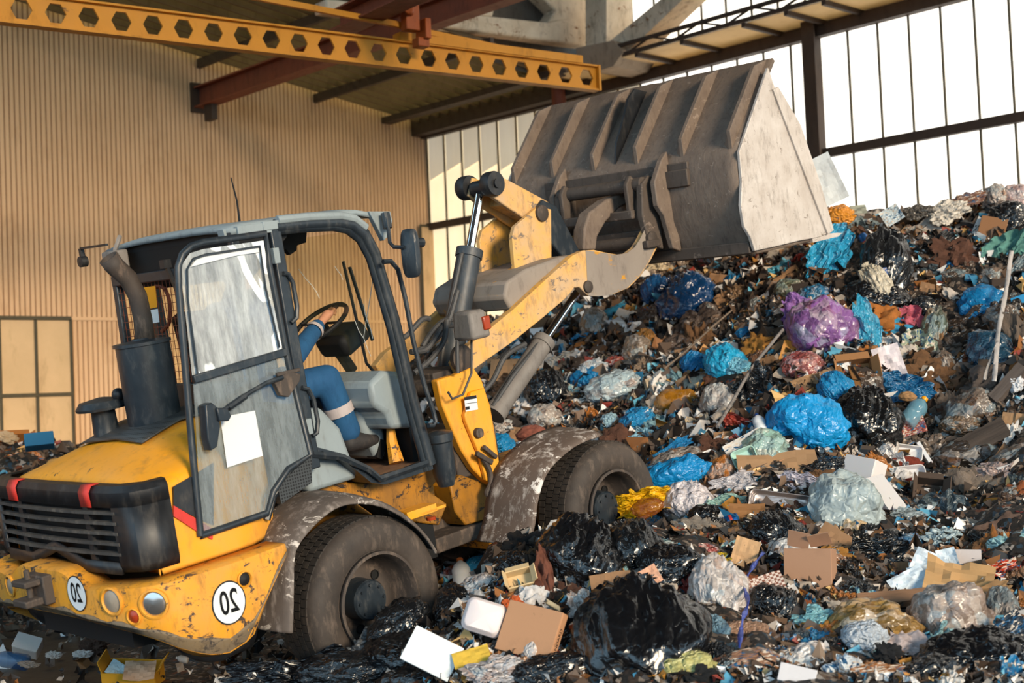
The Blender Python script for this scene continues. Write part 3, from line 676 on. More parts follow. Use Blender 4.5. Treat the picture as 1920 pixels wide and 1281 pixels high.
def crack(b):
    rnd = random.Random(4)
    for px, py, dx, dy, n in ((628, 500, 22, 30, 3), (560, 505, 35, 60, 4), (682, 570, 16, 60, 4), (665, 600, 25, 70, 4), (700, 520, -14, 110, 5)):
        p = (px, py); 
        for i in range(n):
            q = (p[0]+dx/n*rnd.uniform(.4, 1.6), p[1]+dy/n*rnd.uniform(.7, 1.3)); 
            def W_(a):
                d = LI.to_3x3() @ at_ray(*a); c = LI @ CAMP; nn = Vector((.95, 0, .17)).normalized(); p0 = Vector((.715, 0, 1.25)); t = (p0-c).dot(nn)/d.dot(nn); return c+d*t
            b.bar(W_(p), W_(q), .004, .003); p = q
cpart('glass_crack', m_crack, crack)
cpart('wiper', m_blk, lambda b: (b.bar((.60, -.38, 2.02), (.70, -.33, 1.36), .012, .02), b.bar((.62, -.41, 1.98), (.72, -.40, 1.5), .02, .012), b.bar((.70, -.33, 1.36), (.73, -.45, 1.2), .012, .015)))
cpart('front_cowl', m_grey, lambda b: (b.prism([(.50, 1.26), (.62, 1.32), (.80, 1.28), (.84, 1.0), (.80, .92), (.62, .95), (.60, 1.05), (.50, 1.12)], 'y', -.58, .5), b.prism([(.52, 1.24), (.60, 1.25), (.68, 1.2), (.76, .9), (.74, .74), (.66, .74), (.58, .95)], 'y', -.34, -.02)), bevel=.03)
cpart('seat_console', m_grey, lambda b: b.prism([(-.1, 1.2), (.08, 1.2), (.2, 1.05), (.28, .72), (-.1, .72)], 'y', -.62, -.42), bevel=.03)
cpart('floor_pan', m_blks, lambda b: b.prism([(-.06, .96), (-.02, .955), (.12, .87), (.3, .69), (.4, .655), (.80, .655), (.80, .69), (.41, .695), (.33, .72), (.14, .90), (-.06, .99)], 'y', -.70, .68))
cpart('floor_mat', m_mat, lambda b: b.grid(lambda i, j: (.36+.42*i/10, -.66+.6*j/12, .705+.012*noise.noise(Vector((i*.9, j*.9, 1)))), 11, 13))
cpart('pedal_box', m_dark, lambda b: (b.box((.80, -.2, .95), (.04, .7, .5)), b.box((.7, -.3, .8), (.05, .1, .12), Euler((0, .5, 0)).to_matrix())))
cpart('floor_tear', m_yelw, lambda b: b.tube([(.72, -.45, 1.0), (.70, -.46, .85), (.68, -.5, .72)], [.02, .035, .05], 7))
cpart('seat', m_dark, lambda b: (b.box((.02, 0, 1.2), (.5, .5, .12)), b.box((-.22, 0, 1.55), (.12, .48, .62), Euler((0, -.12, 0)).to_matrix()), b.box((0, 0, 1.0), (.35, .4, .3))), bevel=.04)
wc = LL(600, 607, 'y', -.0); wn = Vector((-.5, .0, .86)).normalized(); wu = Vector((0, 1, 0)); wv = wn.cross(wu)
cpart('steering_wheel', m_dark, lambda b: (b.tube([wc+(wu*math.cos(a)+wv*math.sin(a))*.2 for a in [2*math.pi*k/28 for k in range(29)]], .016, 8, caps=False), b.bar(wc-wu*.19, wc+wu*.19, .03, .015), b.bar(wc, wc-wv*.19, .03, .015), b.tube([wc, wc-wn*.4], .04, 10)))
dc = LL(642, 636, 'y', -.05); cpart('instrument_cluster', m_dark, lambda b: b.box(dc, (.24, .3, .15), Euler((0, -.45, 0)).to_matrix()), bevel=.04)
cpart('grab_handle', m_blks, lambda b: b.tube([LL(px, py, 'y', -.73) for px, py in ((531, 513), (540, 514), (549, 530), (557, 575), (556, 596), (546, 606))], .014, 8))
cpart('lower_grab_handle', m_blks, lambda b: b.tube([LL(px, py, 'y', -.73) for px, py in ((566, 727), (578, 730), (588, 750), (596, 790), (594, 812), (586, 818))], .014, 8))
cpart('rear_handle', m_rust, lambda b: b.tube(catmull([LL(px, py, 'x', -.36) for px, py in ((292, 536), (308, 541), (318, 568), (317, 606), (303, 622))]), .012, 7))
cpart('warning_sticker', M_plain('sticker_orange', 'e39a14', .5), lambda b: b.add([LL(px, py, 'x', -.42) for px, py in ((270, 539), (291, 536), (295, 576), (275, 580))], [(0, 1, 2, 3)]), smooth=0)
cpart('warning_sticker', m_white, lambda b: b.add([LL(px, py, 'x', -.42) for px, py in ((275, 583), (296, 579), (299, 604), (278, 608))], [(0, 1, 2, 3)]), smooth=0)
# roof lamps, indicator arm, antenna, mirror
wl = LL(217, 488, 'x', -.45); cpart('work_lamp', m_cylg, lambda b: (b.box(wl, (.1, .16, .12)), b.bar(wl+Vector((0, 0, .05)), wl+Vector((.06, 0, .15)), .03, .03)), bevel=.015)
wl2 = LL(310, 495, 'x', -.42); cpart('rear_wiper', m_blk, lambda b: (b.box(wl2, (.05, .05, .05)), b.bar(wl2, wl2+Vector((0, -.12, -.25)), .02, .02)))
ar = LL(200, 459, 'y', .66); br = LL(152, 466, 'y', 1.0); cpart('indicator_arm', m_blk, lambda b: (b.bar(ar, br, .02, .015), b.bar(br, br+Vector((0, 0, -.06)), .03, .02), b.lathe([(.0, -.03), (.035, -.025), (.035, .02), (0, .03)], br+Vector((0, 0, -.085)), (1, 0, 0), 14)))
a0 = LL(450, 420, 'y', -.3); a1 = LL(433, 333, 'y', -.3); cpart('antenna', m_dark, lambda b: b.tube([a0, (a0+a1)/2+Vector((.01, 0, 0)), a1], [.008, .006, .004], 6))
cpart('bracket', m_grey, lambda b: b.prism(xz([(410, 432), (424, 431), (426, 443), (414, 445)], -.6), 'y', -.58, -.64))
mq = LL(770, 475, 'y', -.93); mr = Euler((0, .12, .35)).to_matrix()
def mirror_(b):
    N = 24; pf = []
    for k in range(N):
        a = 2*math.pi*k/N; ca, sa = math.cos(a), math.sin(a); pf.append((.085*abs(ca)**.5*(1 if ca > 0 else -1), .185*abs(sa)**.6*(1 if sa > 0 else -1)))
    L = []
    for t, sc in ((-.03, .8), (-.012, 1), (.012, 1), (.028, .7)): L.append([mq+mr @ Vector((t*.9, y*sc*.7, z*sc*.8)) for y, z in pf])
    vs = [p for l in L for p in l]; b.add(vs, [(i*N+k, i*N+(k+1) % N, (i+1)*N+(k+1) % N, (i+1)*N+k) for i in range(3) for k in range(N)]+[tuple(range(N))[::-1], tuple(3*N+k for k in range(N))])
mir = cpart('side_mirror', m_blks, mirror_, smooth=50)
cpart('mirror_arm', m_blks, lambda b: (b.tube([LL(724, 408, 'y', -.78), LL(728, 430, 'y', -.80), LL(731, 455, 'y', -.83), LL(738, 463, 'y', -.86), LL(758, 464, 'y', -.92)], .012, 8), b.tube([LL(722, 400, 'y', -.76), LL(727, 428, 'y', -.78)], .028, 10), b.tube([LL(776, 455, 'y', -.93), LL(792, 455, 'y', -.93)], .03, 10)))
cpart('entry_handrail', m_blks, lambda b: b.tube([LL(px, py, 'y', -.80) for px, py in ((718, 491), (733, 490), (746, 505), (760, 560), (775, 640), (795, 720), (812, 770), (817, 790), (812, 798), (803, 798))], .015, 8))
# entry step tank edge and door-side hinge rail, vent behind the seat
vp = xz([(582, 855), (582, 905), (525, 945), (518, 915), (550, 880)], -.73)
cpart('side_vent', m_grate, lambda b: b.prism(vp, 'y', -.70, -.745))
cpart('sill_arch', m_blks, lambda b: b.tube([LL(px, py, 'y', -.72) for px, py in ((500, 975), (512, 930), (545, 880), (585, 852), (640, 857), (690, 880), (712, 898), (800, 868))], .022, 6))

# ---- open door swung back against the side
dY = -.82
dout = [(376, 1005), (362, 860), (348, 700), (335, 540), (334, 500), (342, 477), (358, 462), (380, 455), (497, 438), (505, 500), (540, 680), (583, 852), (540, 880), (512, 922), (500, 963)]
do3 = [LL(px, py, 'y', dY) for px, py in dout]
dr_ = part('cab_door', m_blks, lambda b: b.tube(do3+[do3[0]], .020, 8, caps=False), cab, smooth=60)
def dpart(n, mt, fn, **kw): return part(n, mt, fn, dr_, **kw)
def poly(px_pts, y): return [LL(px, py, 'y', y) for px, py in px_pts]
def face(b, pts): b.add(pts, [tuple(range(len(pts)))])
up_ = [(361, 712), (349, 600), (340, 520), (342, 495), (356, 475), (382, 467), (494, 451), (508, 540), (530, 655)]
lo_ = [(362, 718), (532, 662), (560, 770), (580, 852), (540, 880), (512, 922), (497, 960), (378, 998), (370, 850)]
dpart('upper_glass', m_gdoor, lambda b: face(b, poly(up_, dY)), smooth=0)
dpart('lower_glass', m_gdoor2, lambda b: face(b, poly(lo_, dY)), smooth=0)
dpart('door_crossbar', m_blks, lambda b: (b.bar(LL(362, 712, 'y', dY-.012), LL(536, 660, 'y', dY-.012), .03, .045)), bevel=.006)
dpart('door_inner_frame', m_blks, lambda b: b.tube(poly([(372, 712), (352, 560), (351, 505), (362, 486), (385, 478), (487, 462), (498, 540), (524, 652)], dY-.02), .007, 6, caps=False))
dpart('sun_strip', m_white, lambda b: face(b, poly([(358, 500), (370, 484), (490, 459), (492, 472), (440, 480), (352, 500)][:5]+[(352, 502)], dY-.012)), smooth=0)
dpart('door_bar', m_blks, lambda b: (b.tube(poly([(405, 778), (430, 762), (470, 735), (500, 718), (530, 708)], dY-.07), .013, 8), b.tube(poly([(428, 765), (460, 743)], dY-.07), .02, 8)))
dpart('door_bracket', m_rim, lambda b: (b.prism(xz([(500, 712), (535, 697), (552, 702), (550, 716), (530, 745), (515, 742), (508, 728)], dY), 'y', dY-.02, dY-.06), b.box(LL(540, 698, 'y', dY-.05), (.16, .02, .02))), bevel=.004)
dpart('door_lock', m_blks, lambda b: (b.prism(xz([(368, 760), (380, 755), (392, 765), (396, 800), (390, 838), (378, 845), (372, 820)], dY), 'y', dY-.02, dY-.09), b.prism(xz([(385, 765), (405, 765), (413, 780), (408, 790), (390, 790)], dY), 'y', dY-.03, dY-.11)), bevel=.006)
dpart('paper_sheet', m_white, lambda b: face(b, poly([(413, 783), (478, 770), (493, 855), (426, 877)], dY-.01)), smooth=0)
for px, py in ((514, 480), (575, 800)): dpart('door_hinge', m_grey, lambda b: b.box(LL(px, py, 'y', -.76), (.04, .06, .09)), bevel=.004)

# ---- body frame below the cab and front frame
m_yelg = M_paint('greasy_yellow', 'b87a10', '241a12', .8, .45, chips=.5, chipcol='2a201a', scale=3, bump=.3, grime2='6e4e22')
rf = part('rear_frame', m_yelg, lambda b: (b.prism(xz([(560, 860), (600, 868), (650, 905), (715, 905), (800, 880), (822, 868), (818, 900), (800, 920), (835, 945), (820, 985), (740, 975), (650, 960), (560, 960)], -.50), 'y', -.52, -.44), b.box((.3, 0, .45), (1.4, .9, .3))), bevel=.01)
part('articulation_joint', m_rim, lambda b: (b.box((1.12, 0, .15), (.3, .5, .12)), b.box((1.12, 0, .55), (.3, .5, .1)), b.tube([(1.12, 0, 0), (1.12, 0, .7)], .07, 14), b.box((1.25, -.2, .1), (.6, .5, .1))), bevel=.01)
part('step', m_yel, lambda b: (b.box(LL(790, 955, 'y', -.7), (.22, .22, .02)), b.box(LL(790, 960, 'y', -.8), (.24, .02, .05))), bevel=.003)
part('bollard_light', m_orange, lambda b: b.lathe([(0, -.01), (.03, -.01), (.03, .01), (0, .01)], LL(808, 972, 'y', -.75), (0, 0, 1), 14))
part('filter_bowl', m_blks, lambda b: b.lathe([(.05, -.28), (.075, -.2), (.08, 0), (.088, .01), (.088, .06), (.05, .075), (0, .08)], LL(825, 830, 'y', -.66), (0, 0, 1), 22))
tw_ = xz([(812, 713), (850, 702), (880, 688), (896, 712), (912, 760), (920, 805), (928, 858), (937, 893), (922, 915), (905, 905), (880, 880), (858, 845), (838, 800), (822, 760)], -.45)
ff = part('front_frame', m_rim, lambda b: b.box((1.45, 0, .62), (.4, .84, .3)), bevel=.012)
for ya, yb in ((-.49, -.42), (.42, .49)): part('frame_tower', m_yel, lambda b: b.prism(tw_, 'y', ya, yb), ff, bevel=.012)
tw2 = xz([(878, 735), (903, 728), (918, 790), (926, 850), (939, 893), (922, 913), (906, 900), (893, 850), (868, 790), (866, 778)], -.50)
part('frame_cheek', m_yel, lambda b: (b.prism(tw2, 'y', -.53, -.495)), ff, bevel=.008)
part('type_plate', m_white, lambda b: (b.prism(xz([(870, 745), (893, 741), (896, 768), (873, 772)], -.532), 'y', -.531, -.534)), ff)
part('type_plate_print', m_inkk, lambda b: [b.prism(xz(q, -.5345), 'y', -.5345, -.5355) for q in ([(870, 745), (893, 741), (893.7, 747), (870.6, 751)], [(872, 757), (895, 753.6), (895.1, 754.6), (872.2, 758)], [(872.6, 763), (880, 762), (880.6, 768), (873, 769)])], ff)
part('grease_manifold', m_rim, lambda b: (b.bar(LL(893, 850, 'y', -.56), LL(922, 868, 'y', -.56), .03, .035), b.bar(LL(906, 838, 'y', -.56), LL(930, 858, 'y', -.56), .03, .03), b.lathe([(.0, -.02), (.035, -.02), (.035, .02), (0, .02)], LL(897, 812, 'y', -.545), (0, 1, 0), 12)), ff, bevel=.006)
part('front_axle_frame', m_yelg, lambda b: (b.prism(xz([(900, 905), (935, 890), (960, 930), (960, 960), (870, 985), (850, 960), (840, 910), (860, 890)], -.42), 'y', -.44, .44), b.box((2.0, 0, .15), (.9, .6, .5))), bevel=.01)

# ---- boom, towers, crank, cylinders
bm_ = [(848, 680), (866, 655), (905, 625), (960, 580), (1010, 534), (1050, 498), (1070, 480), (1090, 470), (1110, 469), (1132, 474), (1155, 478), (1175, 475), (1190, 464), (1200, 448), (1208, 432), (1217, 424), (1228, 430), (1236, 448), (1228, 466), (1216, 490), (1198, 518), (1176, 540), (1148, 552), (1120, 556), (1098, 554), (1090, 546), (1083, 539), (1073, 540), (1066, 550), (1055, 562), (1010, 600), (960, 640), (910, 675), (880, 697), (858, 700)]
bxz = xz(bm_, -.42)
boom = part('boom', m_boomg, lambda b: b.prism([(1.95, 1.60), (2.0, 1.70), (2.2, 1.76), (2.55, 1.80), (2.78, 1.80), (2.78, 1.62), (2.6, 1.55), (2.2, 1.50), (2.0, 1.5)], 'y', -.38, .38), bevel=.02)
for ya, yb in ((-.44, -.375), (.375, .44)): part('boom_arm', m_boom, lambda b: b.prism(bxz, 'y', ya, yb), boom, bevel=.006)
gz = xz([(1098, 469.5), (1132, 474), (1155, 478), (1175, 475), (1190, 464), (1200, 448), (1208, 432), (1217, 424), (1228, 430), (1236, 448), (1228, 466), (1216, 490), (1198, 518), (1176, 540), (1148, 552), (1120, 556), (1103, 554.5)], -.442)
part('boom_nose', m_boomg, lambda b: b.prism(gz, 'y', -.4425, -.4405), boom)
tp = [(962, 425), (1005, 388), (1030, 393), (1031, 494), (1010, 496), (985, 508), (953, 535), (962, 505), (957, 445)]
for y in (-.17, .17):
    part('lever_bracket', m_boom, lambda b: b.prism(xz(tp, -.17), 'y', y-.02, y+.02), boom, bevel=.005)
for px, py, r_, y_ in ((1102, 538, .045, -.445), (866, 672, .09, -.46), (1016, 400, .06, -.2), (1222, 447, .055, -.46)): part('boom_pin', m_rim, lambda b: b.lathe([(0, -.02), (r_, -.02), (r_, .012), (r_*.7, .02), (0, .022)], LL(px, py, 'y', y_), (0, -1, 0), 22), boom)
part('bolt_head', m_rim, lambda b: b.box(LL(1222, 457, 'y', -.47), (.16, .05, .06)), boom, bevel=.01)
c0, c1, c2 = Vector((2.27, 0, 2.37)), Vector((2.74, 0, 2.12)), Vector((3.05, 0, 1.66))
def crank(b):
    for y in (-.10, .10):
        pl_ = []
        d = (c1-c0).normalized(); n_ = Vector((-d.z, 0, d.x)); d2_ = (c2-c1).normalized(); n2 = Vector((-d2_.z, 0, d2_.x))
        P = [c0-d*.05+n_*.075, c0+d*.1+n_*.10, c1+n_*.11+d*.02, c1+d*.09, c1-n_*.12-d*.05, c0+d*.12-n_*.09, c0-d*.05-n_*.07]
        b.prism([(p.x, p.z) for p in P], 'y', y-.022, y+.022)
        P = [c1-d2_*.10+n2*.05, c1+n2*.13+d2_*.03, c2+n2*.07, c2+d2_*.08, c2-n2*.07, c1-n2*.13+d2_*.03, c1-d2_*.1-n2*.06]
        b.prism([(p.x, p.z) for p in P], 'y', y*1.25-.018, y*1.25+.018, mi=1)
    d = (c1-c0).normalized(); rot = Matrix((d, Vector((0, 1, 0)), d.cross(Vector((0, 1, 0))))).transposed()
    b.box((c0+c1)/2+d*.08+Vector((0, 0, .02)), (.34, .2, .17), rot); 
    d = (c2-c1).normalized(); rot = Matrix((d, Vector((0, 1, 0)), d.cross(Vector((0, 1, 0))))).transposed(); b.box((c1+c2)/2+d*.03, (.42, .2, .17), rot, mi=1)
bc = part('bellcrank', [m_boom, m_blks], crank, bevel=.008)
part('crank_pin', m_blk, lambda b: [(b.lathe([(0, -.045), (.085, -.045), (.09, -.03), (.09, .03), (.085, .045), (0, .045)], (c0.x-.02, y, c0.z+.02), (0, 1, 0), 26), b.lathe([(0, -.02), (.035, -.02), (.03, 0), (0, .0)], (c0.x-.02, y-.045, c0.z+.02), (0, 1, 0), 10)) for y in (-.12, .14)], bc)
def cylinder(a, c, split, r1, r2, mt, name):
    a, c = Vector(a), Vector(c); mth = a+(c-a)*split; d = (c-a).normalized()
    o = part(name, mt, lambda b: (b.tube([a, mth], r1, 22), b.tube([mth-d*.04, mth+d*.02], r1*1.12, 22), b.tube([a-d*.02, a+d*.05], r1*1.1, 18)))
    part('piston_rod', m_chr, lambda b: b.tube([mth, c], r2, 18), o)
    part('oil_pipe', m_hose, lambda b: b.tube([a+(c-a)*.05+Vector((-r1*1.2, -.03, .02)), a+(c-a)*(split*.5)+Vector((-r1*1.35, -.03, .02)), mth+Vector((-r1*1.2, -.03, .0)), mth+Vector((-r1*.5, -.02, 0))], .016, 8), o)
    return o
tc = cylinder((1.62, 0, 1.02), (c0.x-.02, 0, c0.z), .675, .088, .034, m_cyl, 'tilt_cylinder')
part('rod_end', m_blk, lambda b: b.lathe([(0, -.06), (.06, -.06), (.06, .06), (0, .06)], (c0.x-.02, 0, c0.z), (0, 1, 0), 20), tc)
for y in (-.30, .30):
    p0 = LL(928, 775, 'y', -.30); p1 = LL(1086, 543, 'y', -.30)
    cylinder((p0.x, y, p0.z), (p1.x, y, p1.z), .56, .075, .03, m_cylg, 'lift_cylinder')
# head lamp pod on its stalk, hoses
hp = LL(882, 609, 'y', -.62)
hl = part('head_lamp', m_cylg, lambda b: b.box(hp, (.17, .2, .19), taper=.85), bevel=.025)
part('orange_lens', m_orange, lambda b: b.box(hp+Vector((.05, -.075, .0)), (.06, .07, .09)), hl, bevel=.008)
part('lamp_stalk', m_hose, lambda b: (b.tube([LL(px, py, 'y', -.55) for px, py in ((858, 700), (857, 650), (860, 612), (872, 605))], .014, 8), b.tube([LL(px, py, 'y', -.58) for px, py in ((884, 632), (884, 700), (868, 740), (848, 748), (840, 735))], .008, 8)), hl)
hs = [((792, 650), (812, 620), (830, 603), (848, 598)), ((770, 660), (800, 655), (825, 620), (842, 600)), ((776, 700), (806, 676), (832, 640), (838, 600)), ((858, 545), (838, 610), (812, 640), (780, 660)), ((735, 640), (762, 630), (790, 600), (805, 598)), ((905, 735), (925, 712), (948, 668), (985, 645)), ((935, 760), (913, 745), (905, 770), (925, 800)), ((800, 730), (812, 712), (835, 700), (855, 692))]
for i, q in enumerate(hs):
    part('hydraulic_hose', m_hose, lambda b: b.tube(catmull([LL(px, py, 'y', -.2-.04*(i % 3)) for px, py in q]), .019, 8))
part('cable_tie_ring', m_hose, lambda b: b.tube([Vector((1.83, 0, 1.44))+Vector((math.cos(a)*.105, math.sin(a)*.11, .0)) for a in [2*math.pi*k/16 for k in range(17)]], .012, 6, caps=False))
part('valve_block', m_rim, lambda b: (b.box((1.35, -.2, 1.12), (.3, .35, .16)), b.tube([(1.2, -.4, 1.1), (1.2, .3, 1.1)], .06, 12)), bevel=.01)
part('bent_pipe', m_rim, lambda b: b.tube(catmull([LL(px, py, 'y', -.55) for px, py in ((905, 860), (917, 880), (920, 905), (912, 925), (920, 930))]), .018, 8))

# ---- coupler
BX = 3.70
cp = part('quick_coupler', m_buckd, lambda b: ([b.prism([(3.50, 1.78), (3.66, 1.72), (3.70, 2.26), (3.60, 2.30), (3.50, 2.24), (3.46, 2.0)], 'y', y-.03, y+.03) for y in (-.43, .43)], b.tube([(3.55, -.44, 2.24), (3.55, .44, 2.24)], .055, 14), b.box((3.60, 0, 1.80), (.12, .8, .18)), b.tube([(3.52, -.4, 1.80), (3.52, .4, 1.80)], .05, 12)), bevel=.01)
part('coupler_arch', m_buck, lambda b: b.prism(xz([(1083, 470), (1085, 430), (1095, 400), (1128, 375), (1165, 362), (1205, 352), (1210, 366), (1180, 376), (1150, 392), (1125, 418), (1110, 445), (1107, 470)], -.1), 'y', -.16, -.04), cp, bevel=.015)
for y in (-.34, .34): part('coupler_lug', m_buckd, lambda b: b.prism([(3.44, 2.0), (3.5, 1.98), (3.56, 2.28), (3.50, 2.32), (3.44, 2.25)], 'y', y-.02, y+.02), cp, bevel=.01)
part('link_bar', m_buckd, lambda b: b.box((3.46, 0, 2.02), (.05, .75, .07)), cp, bevel=.01)

# ---- bucket
HW = 1.20
pA, pB, pC, pD, pE, pF, pG = (4.82, 1.635), (3.83, 1.62), (3.78, 1.76), (3.725, 1.92), (3.72, 2.12), (3.76, 2.38), (4.36, 3.03)
outer = [pA, (4.3, 1.625), pB, (3.80, 1.68), pC, pD, pE, (3.73, 2.27), pF, pG]
bk = part('bucket', m_buck, lambda b: b.grid(lambda i, j: (outer[i][0], -HW+2*HW*j/24, outer[i][1]+(.018*math.sin(j*1.9)*noise.noise(Vector((j*.5, 2, 1))) if i == len(outer)-1 else 0)), len(outer), 25), solid=.035, smooth=30)
sp = [(1437, 127), (1450, 165), (1470, 190), (1500, 250), (1533, 350), (1552, 438), (1530, 446), (1495, 452), (1450, 463), (1412, 471), (1404, 445), (1392, 425), (1386, 385), (1388, 340), (1383, 285)]
sxz = xz(sp, -1.215)
spo = part('side_plate', m_side, lambda b: b.prism(sxz, 'y', -1.232, -1.205), bk, bevel=.005)
part('side_plate', m_side, lambda b: b.prism(sxz, 'y', 1.205, 1.232), bk, bevel=.005)
ed = xz([(1448, 168), (1458, 163), (1500, 235), (1537, 345), (1562, 432), (1551, 440)], -1.24)
for ya, yb in ((-1.25, -1.225), (1.225, 1.25)): part('side_cutter', m_side, lambda b: b.prism(ed, 'y', ya, yb), bk, bevel=.004)
part('cutting_edge', m_side, lambda b: b.prism([(4.55, 1.60), (4.92, 1.605), (4.98, 1.625), (4.92, 1.635), (4.55, 1.66)], 'y', -HW-.02, HW+.02), bk)
dF = Vector((pG[0]-pF[0], 0, pG[1]-pF[1])); Lr = dF.length; dF.normalize(); nF = Vector((-dF.z, 0, dF.x))
for k in range(6):
    y = -HW+.07+k*(2*HW-.14)/5*1.0
    base = Vector((pF[0], y, pF[1])) + nF*.015
    def rib(b, y=y, base=base):
        a0 = base+dF*.01; w0, w1 = .018, .018
        b.prism([( (a0+nF*0).x, (a0+nF*0).z), ((a0+dF*.10+nF*.095).x, (a0+dF*.10+nF*.095).z), ((a0+dF*(Lr-.16)+nF*.10).x, (a0+dF*(Lr-.16)+nF*.10).z), ((a0+dF*(Lr-.01)).x, (a0+dF*(Lr-.01)).z)], 'y', y-w0, y+w1)
        # dust-filled wedge that backs the rib
        b.add([a0+Vector((0, .018, 0)), a0+dF*(Lr-.02)+Vector((0, .018, 0)), a0+dF*(Lr-.16)+nF*.07+Vector((0, .018, 0)), a0+dF*.1+nF*.07+Vector((0, .018, 0)), a0+dF*.05+Vector((0, .075, 0)), a0+dF*(Lr-.05)+Vector((0, .075, 0))], [(0, 3, 4), (3, 2, 5, 4), (2, 1, 5)])
    part('rib', m_buck, rib, bk, bevel=.004)
part('lifting_web', m_blk, lambda b: b.prism([((pF[0]+dF.x*t+nF.x*h_), (pF[1]+dF.z*t+nF.z*h_)) for t, h_ in ((.05, 0.02), (.2, .10), (.42, .13), (.6, .17), (.72, .15), (.80, .02))], 'y', .0, .02), bk)  # larger rib, its shading put into the black colour
part('wear_strip', m_buckd, lambda b: (b.box((3.735, 0, 2.28), (.05, 1.5, .16)), b.box((3.70, -.62, 2.24), (.04, .28, .13)), b.box((3.70, .62, 2.24), (.04, .2, .13)), b.box((3.78, 0, 1.66), (.07, 2.38, .09))), bk, bevel=.008)
for y in (-.53, .53): part('coupler_ear', m_buck, lambda b: b.prism([(3.74, 2.46), (3.66, 2.40), (3.54, 2.24), (3.54, 2.06), (3.60, 1.98), (3.66, 1.72), (3.76, 1.68)], 'y', y-.025, y+.025), bk, bevel=.008)
part('ear_cap', m_buck, lambda b: [b.prism([(-.13, -.0), (-.05, .08), (.06, .08), (.14, 0), (.05, -.07), (-.06, -.07)], 'z', -.01, .01) for y in ()], bk) if False else None

# ================================================================ DRIVER
def capsule_chain(b, pts, rs, seg=14):
    for (p, r), (q, r2) in zip(zip(pts, rs), list(zip(pts, rs))[1:]):
        p, q = Vector(p), Vector(q); n = max(2, int((q-p).length/.02))
        for i in range(n+1):
            t = i/n; b.ball(p.lerp(q, t), r+(r2-r)*t, seg, 8)
def organic(name, mat, fn, vox, parent, smooth_it=4):
    b = MB(); fn(b); o = b.build(name, mat, parent, smooth=0)
    md = o.modifiers.new('r', 'REMESH'); md.mode = 'VOXEL'; md.voxel_size = vox; md.use_smooth_shade = True
    s = o.modifiers.new('s', 'SMOOTH'); s.iterations = smooth_it; s.factor = .6
    return o
m_skin = M_plain('skin', 'b98468', .55); 
m_navy = M_paint('blue_workwear', '164a74', '0e2c46', .35, .85, scale=7, bump=.4, grime2='25628f')
m_refl = M_paint('reflective_band', 'b8aeae', '857b78', .3, .5, scale=9, grime2='9b9494')
m_boot = M_paint('work_boot', '222226', '5a4f47', .5, .6, scale=9, bump=.3, grime2='3c3834')
m_hair = M_plain('dark_hair', '1a1411', .8)
hand = LL(614, 590, 'y', -.13); elb = LL(552, 668, 'y', -.34); wrist = LL(600, 606, 'y', -.15)
sh = Vector((.02, -.24, 1.80)); shl = Vector((.02, .22, 1.80)); hipc = Vector((-.06, 0, 1.30)); knee = LL(612, 712, 'y', -.30); ank = LL(652, 812, 'y', -.30)
kneel = Vector((knee.x, .15, knee.z)); ankl = Vector((ank.x, .15, ank.z)); handl = Vector((.34, .30, 1.36)); elbl = Vector((.06, .36, 1.48))
head = Vector((.06, 0, 2.05))
def body(b):
    capsule_chain(b, [hipc, hipc+Vector((.02, 0, .25)), Vector((.01, 0, 1.75)), Vector((.02, 0, 1.92)), head], [.13, .14, .13, .055, .055])
    b.ball(head+Vector((0, 0, 0)), .095, 20, 14, (1.0, .82, 1.18)); b.ball(head+Vector((.09, 0, -.015)), .016); b.ball(head+Vector((.05, 0, -.08)), .045)
    for s in (-1, 1): b.ball(head+Vector((0, s*.08, -.01)), .022, sc=(.9, .4, 1.3)); b.ball(head+Vector((.075, s*.032, .01)), .014)
    for S, E, H in ((sh, elb, wrist), (shl, elbl, handl)): capsule_chain(b, [S, E, H], [.055, .045, .028])
    for s, K, A_ in ((-1, knee, ank), (1, kneel, ankl)): capsule_chain(b, [hipc+Vector((0, s*.1, 0)), K, A_], [.08, .06, .045])
def hand_fn(b, W, Hc, s=-1):
    d = (Hc-W).normalized(); side = wu*(s); up_h = Vector((0, 0, 1))
    b.ball(Hc, .038, 14, 10, (1.1, 1, .55)); capsule_chain(b, [W, Hc], [.028, .033])
    for k in range(4):
        o_ = (wu*(.030-.019*k)); L_ = (.034, .04, .038, .028)[k]; p0 = Hc+d*.028+o_
        capsule_chain(b, [p0, p0+d*L_+Vector((0, 0, .006)), p0+d*(L_+.018)-Vector((0, 0, .02)), p0+d*(L_+.004)-Vector((0, 0, .036))], [.0098, .009, .0085, .008], 10)
    capsule_chain(b, [Hc-d*.01+wu*.03, Hc+d*.015+wu*.055-Vector((0, 0, .012)), Hc+d*.04+wu*.05-Vector((0, 0, .02))], [.012, .011, .009], 10)
drv = organic('person', m_skin, lambda b: (body(b), hand_fn(b, wrist, hand), hand_fn(b, elbl.lerp(handl, .85), handl)), .0075, None, 2)
drv.matrix_world = LM
tag(drv, 'person in blue workwear with reflective bands seated in the cab, hand on steering wheel', 'person')
def jacket(b):
    capsule_chain(b, [hipc+Vector((0, 0, .02)), hipc+Vector((.02, 0, .25)), Vector((.0, 0, 1.74))], [.17, .18, .16], 20)
    capsule_chain(b, [sh, shl], [.085, .085]); capsule_chain(b, [Vector((.01, 0, 1.8)), Vector((.02, 0, 1.9))], [.1, .075])
    for S, E, H in ((sh, elb, wrist.lerp(elb, .12)), (shl, elbl, handl.lerp(elbl, .15))): capsule_chain(b, [S, E, H], [.085, .070, .05])
organic('jacket', m_navy, jacket, .012, drv, 3)
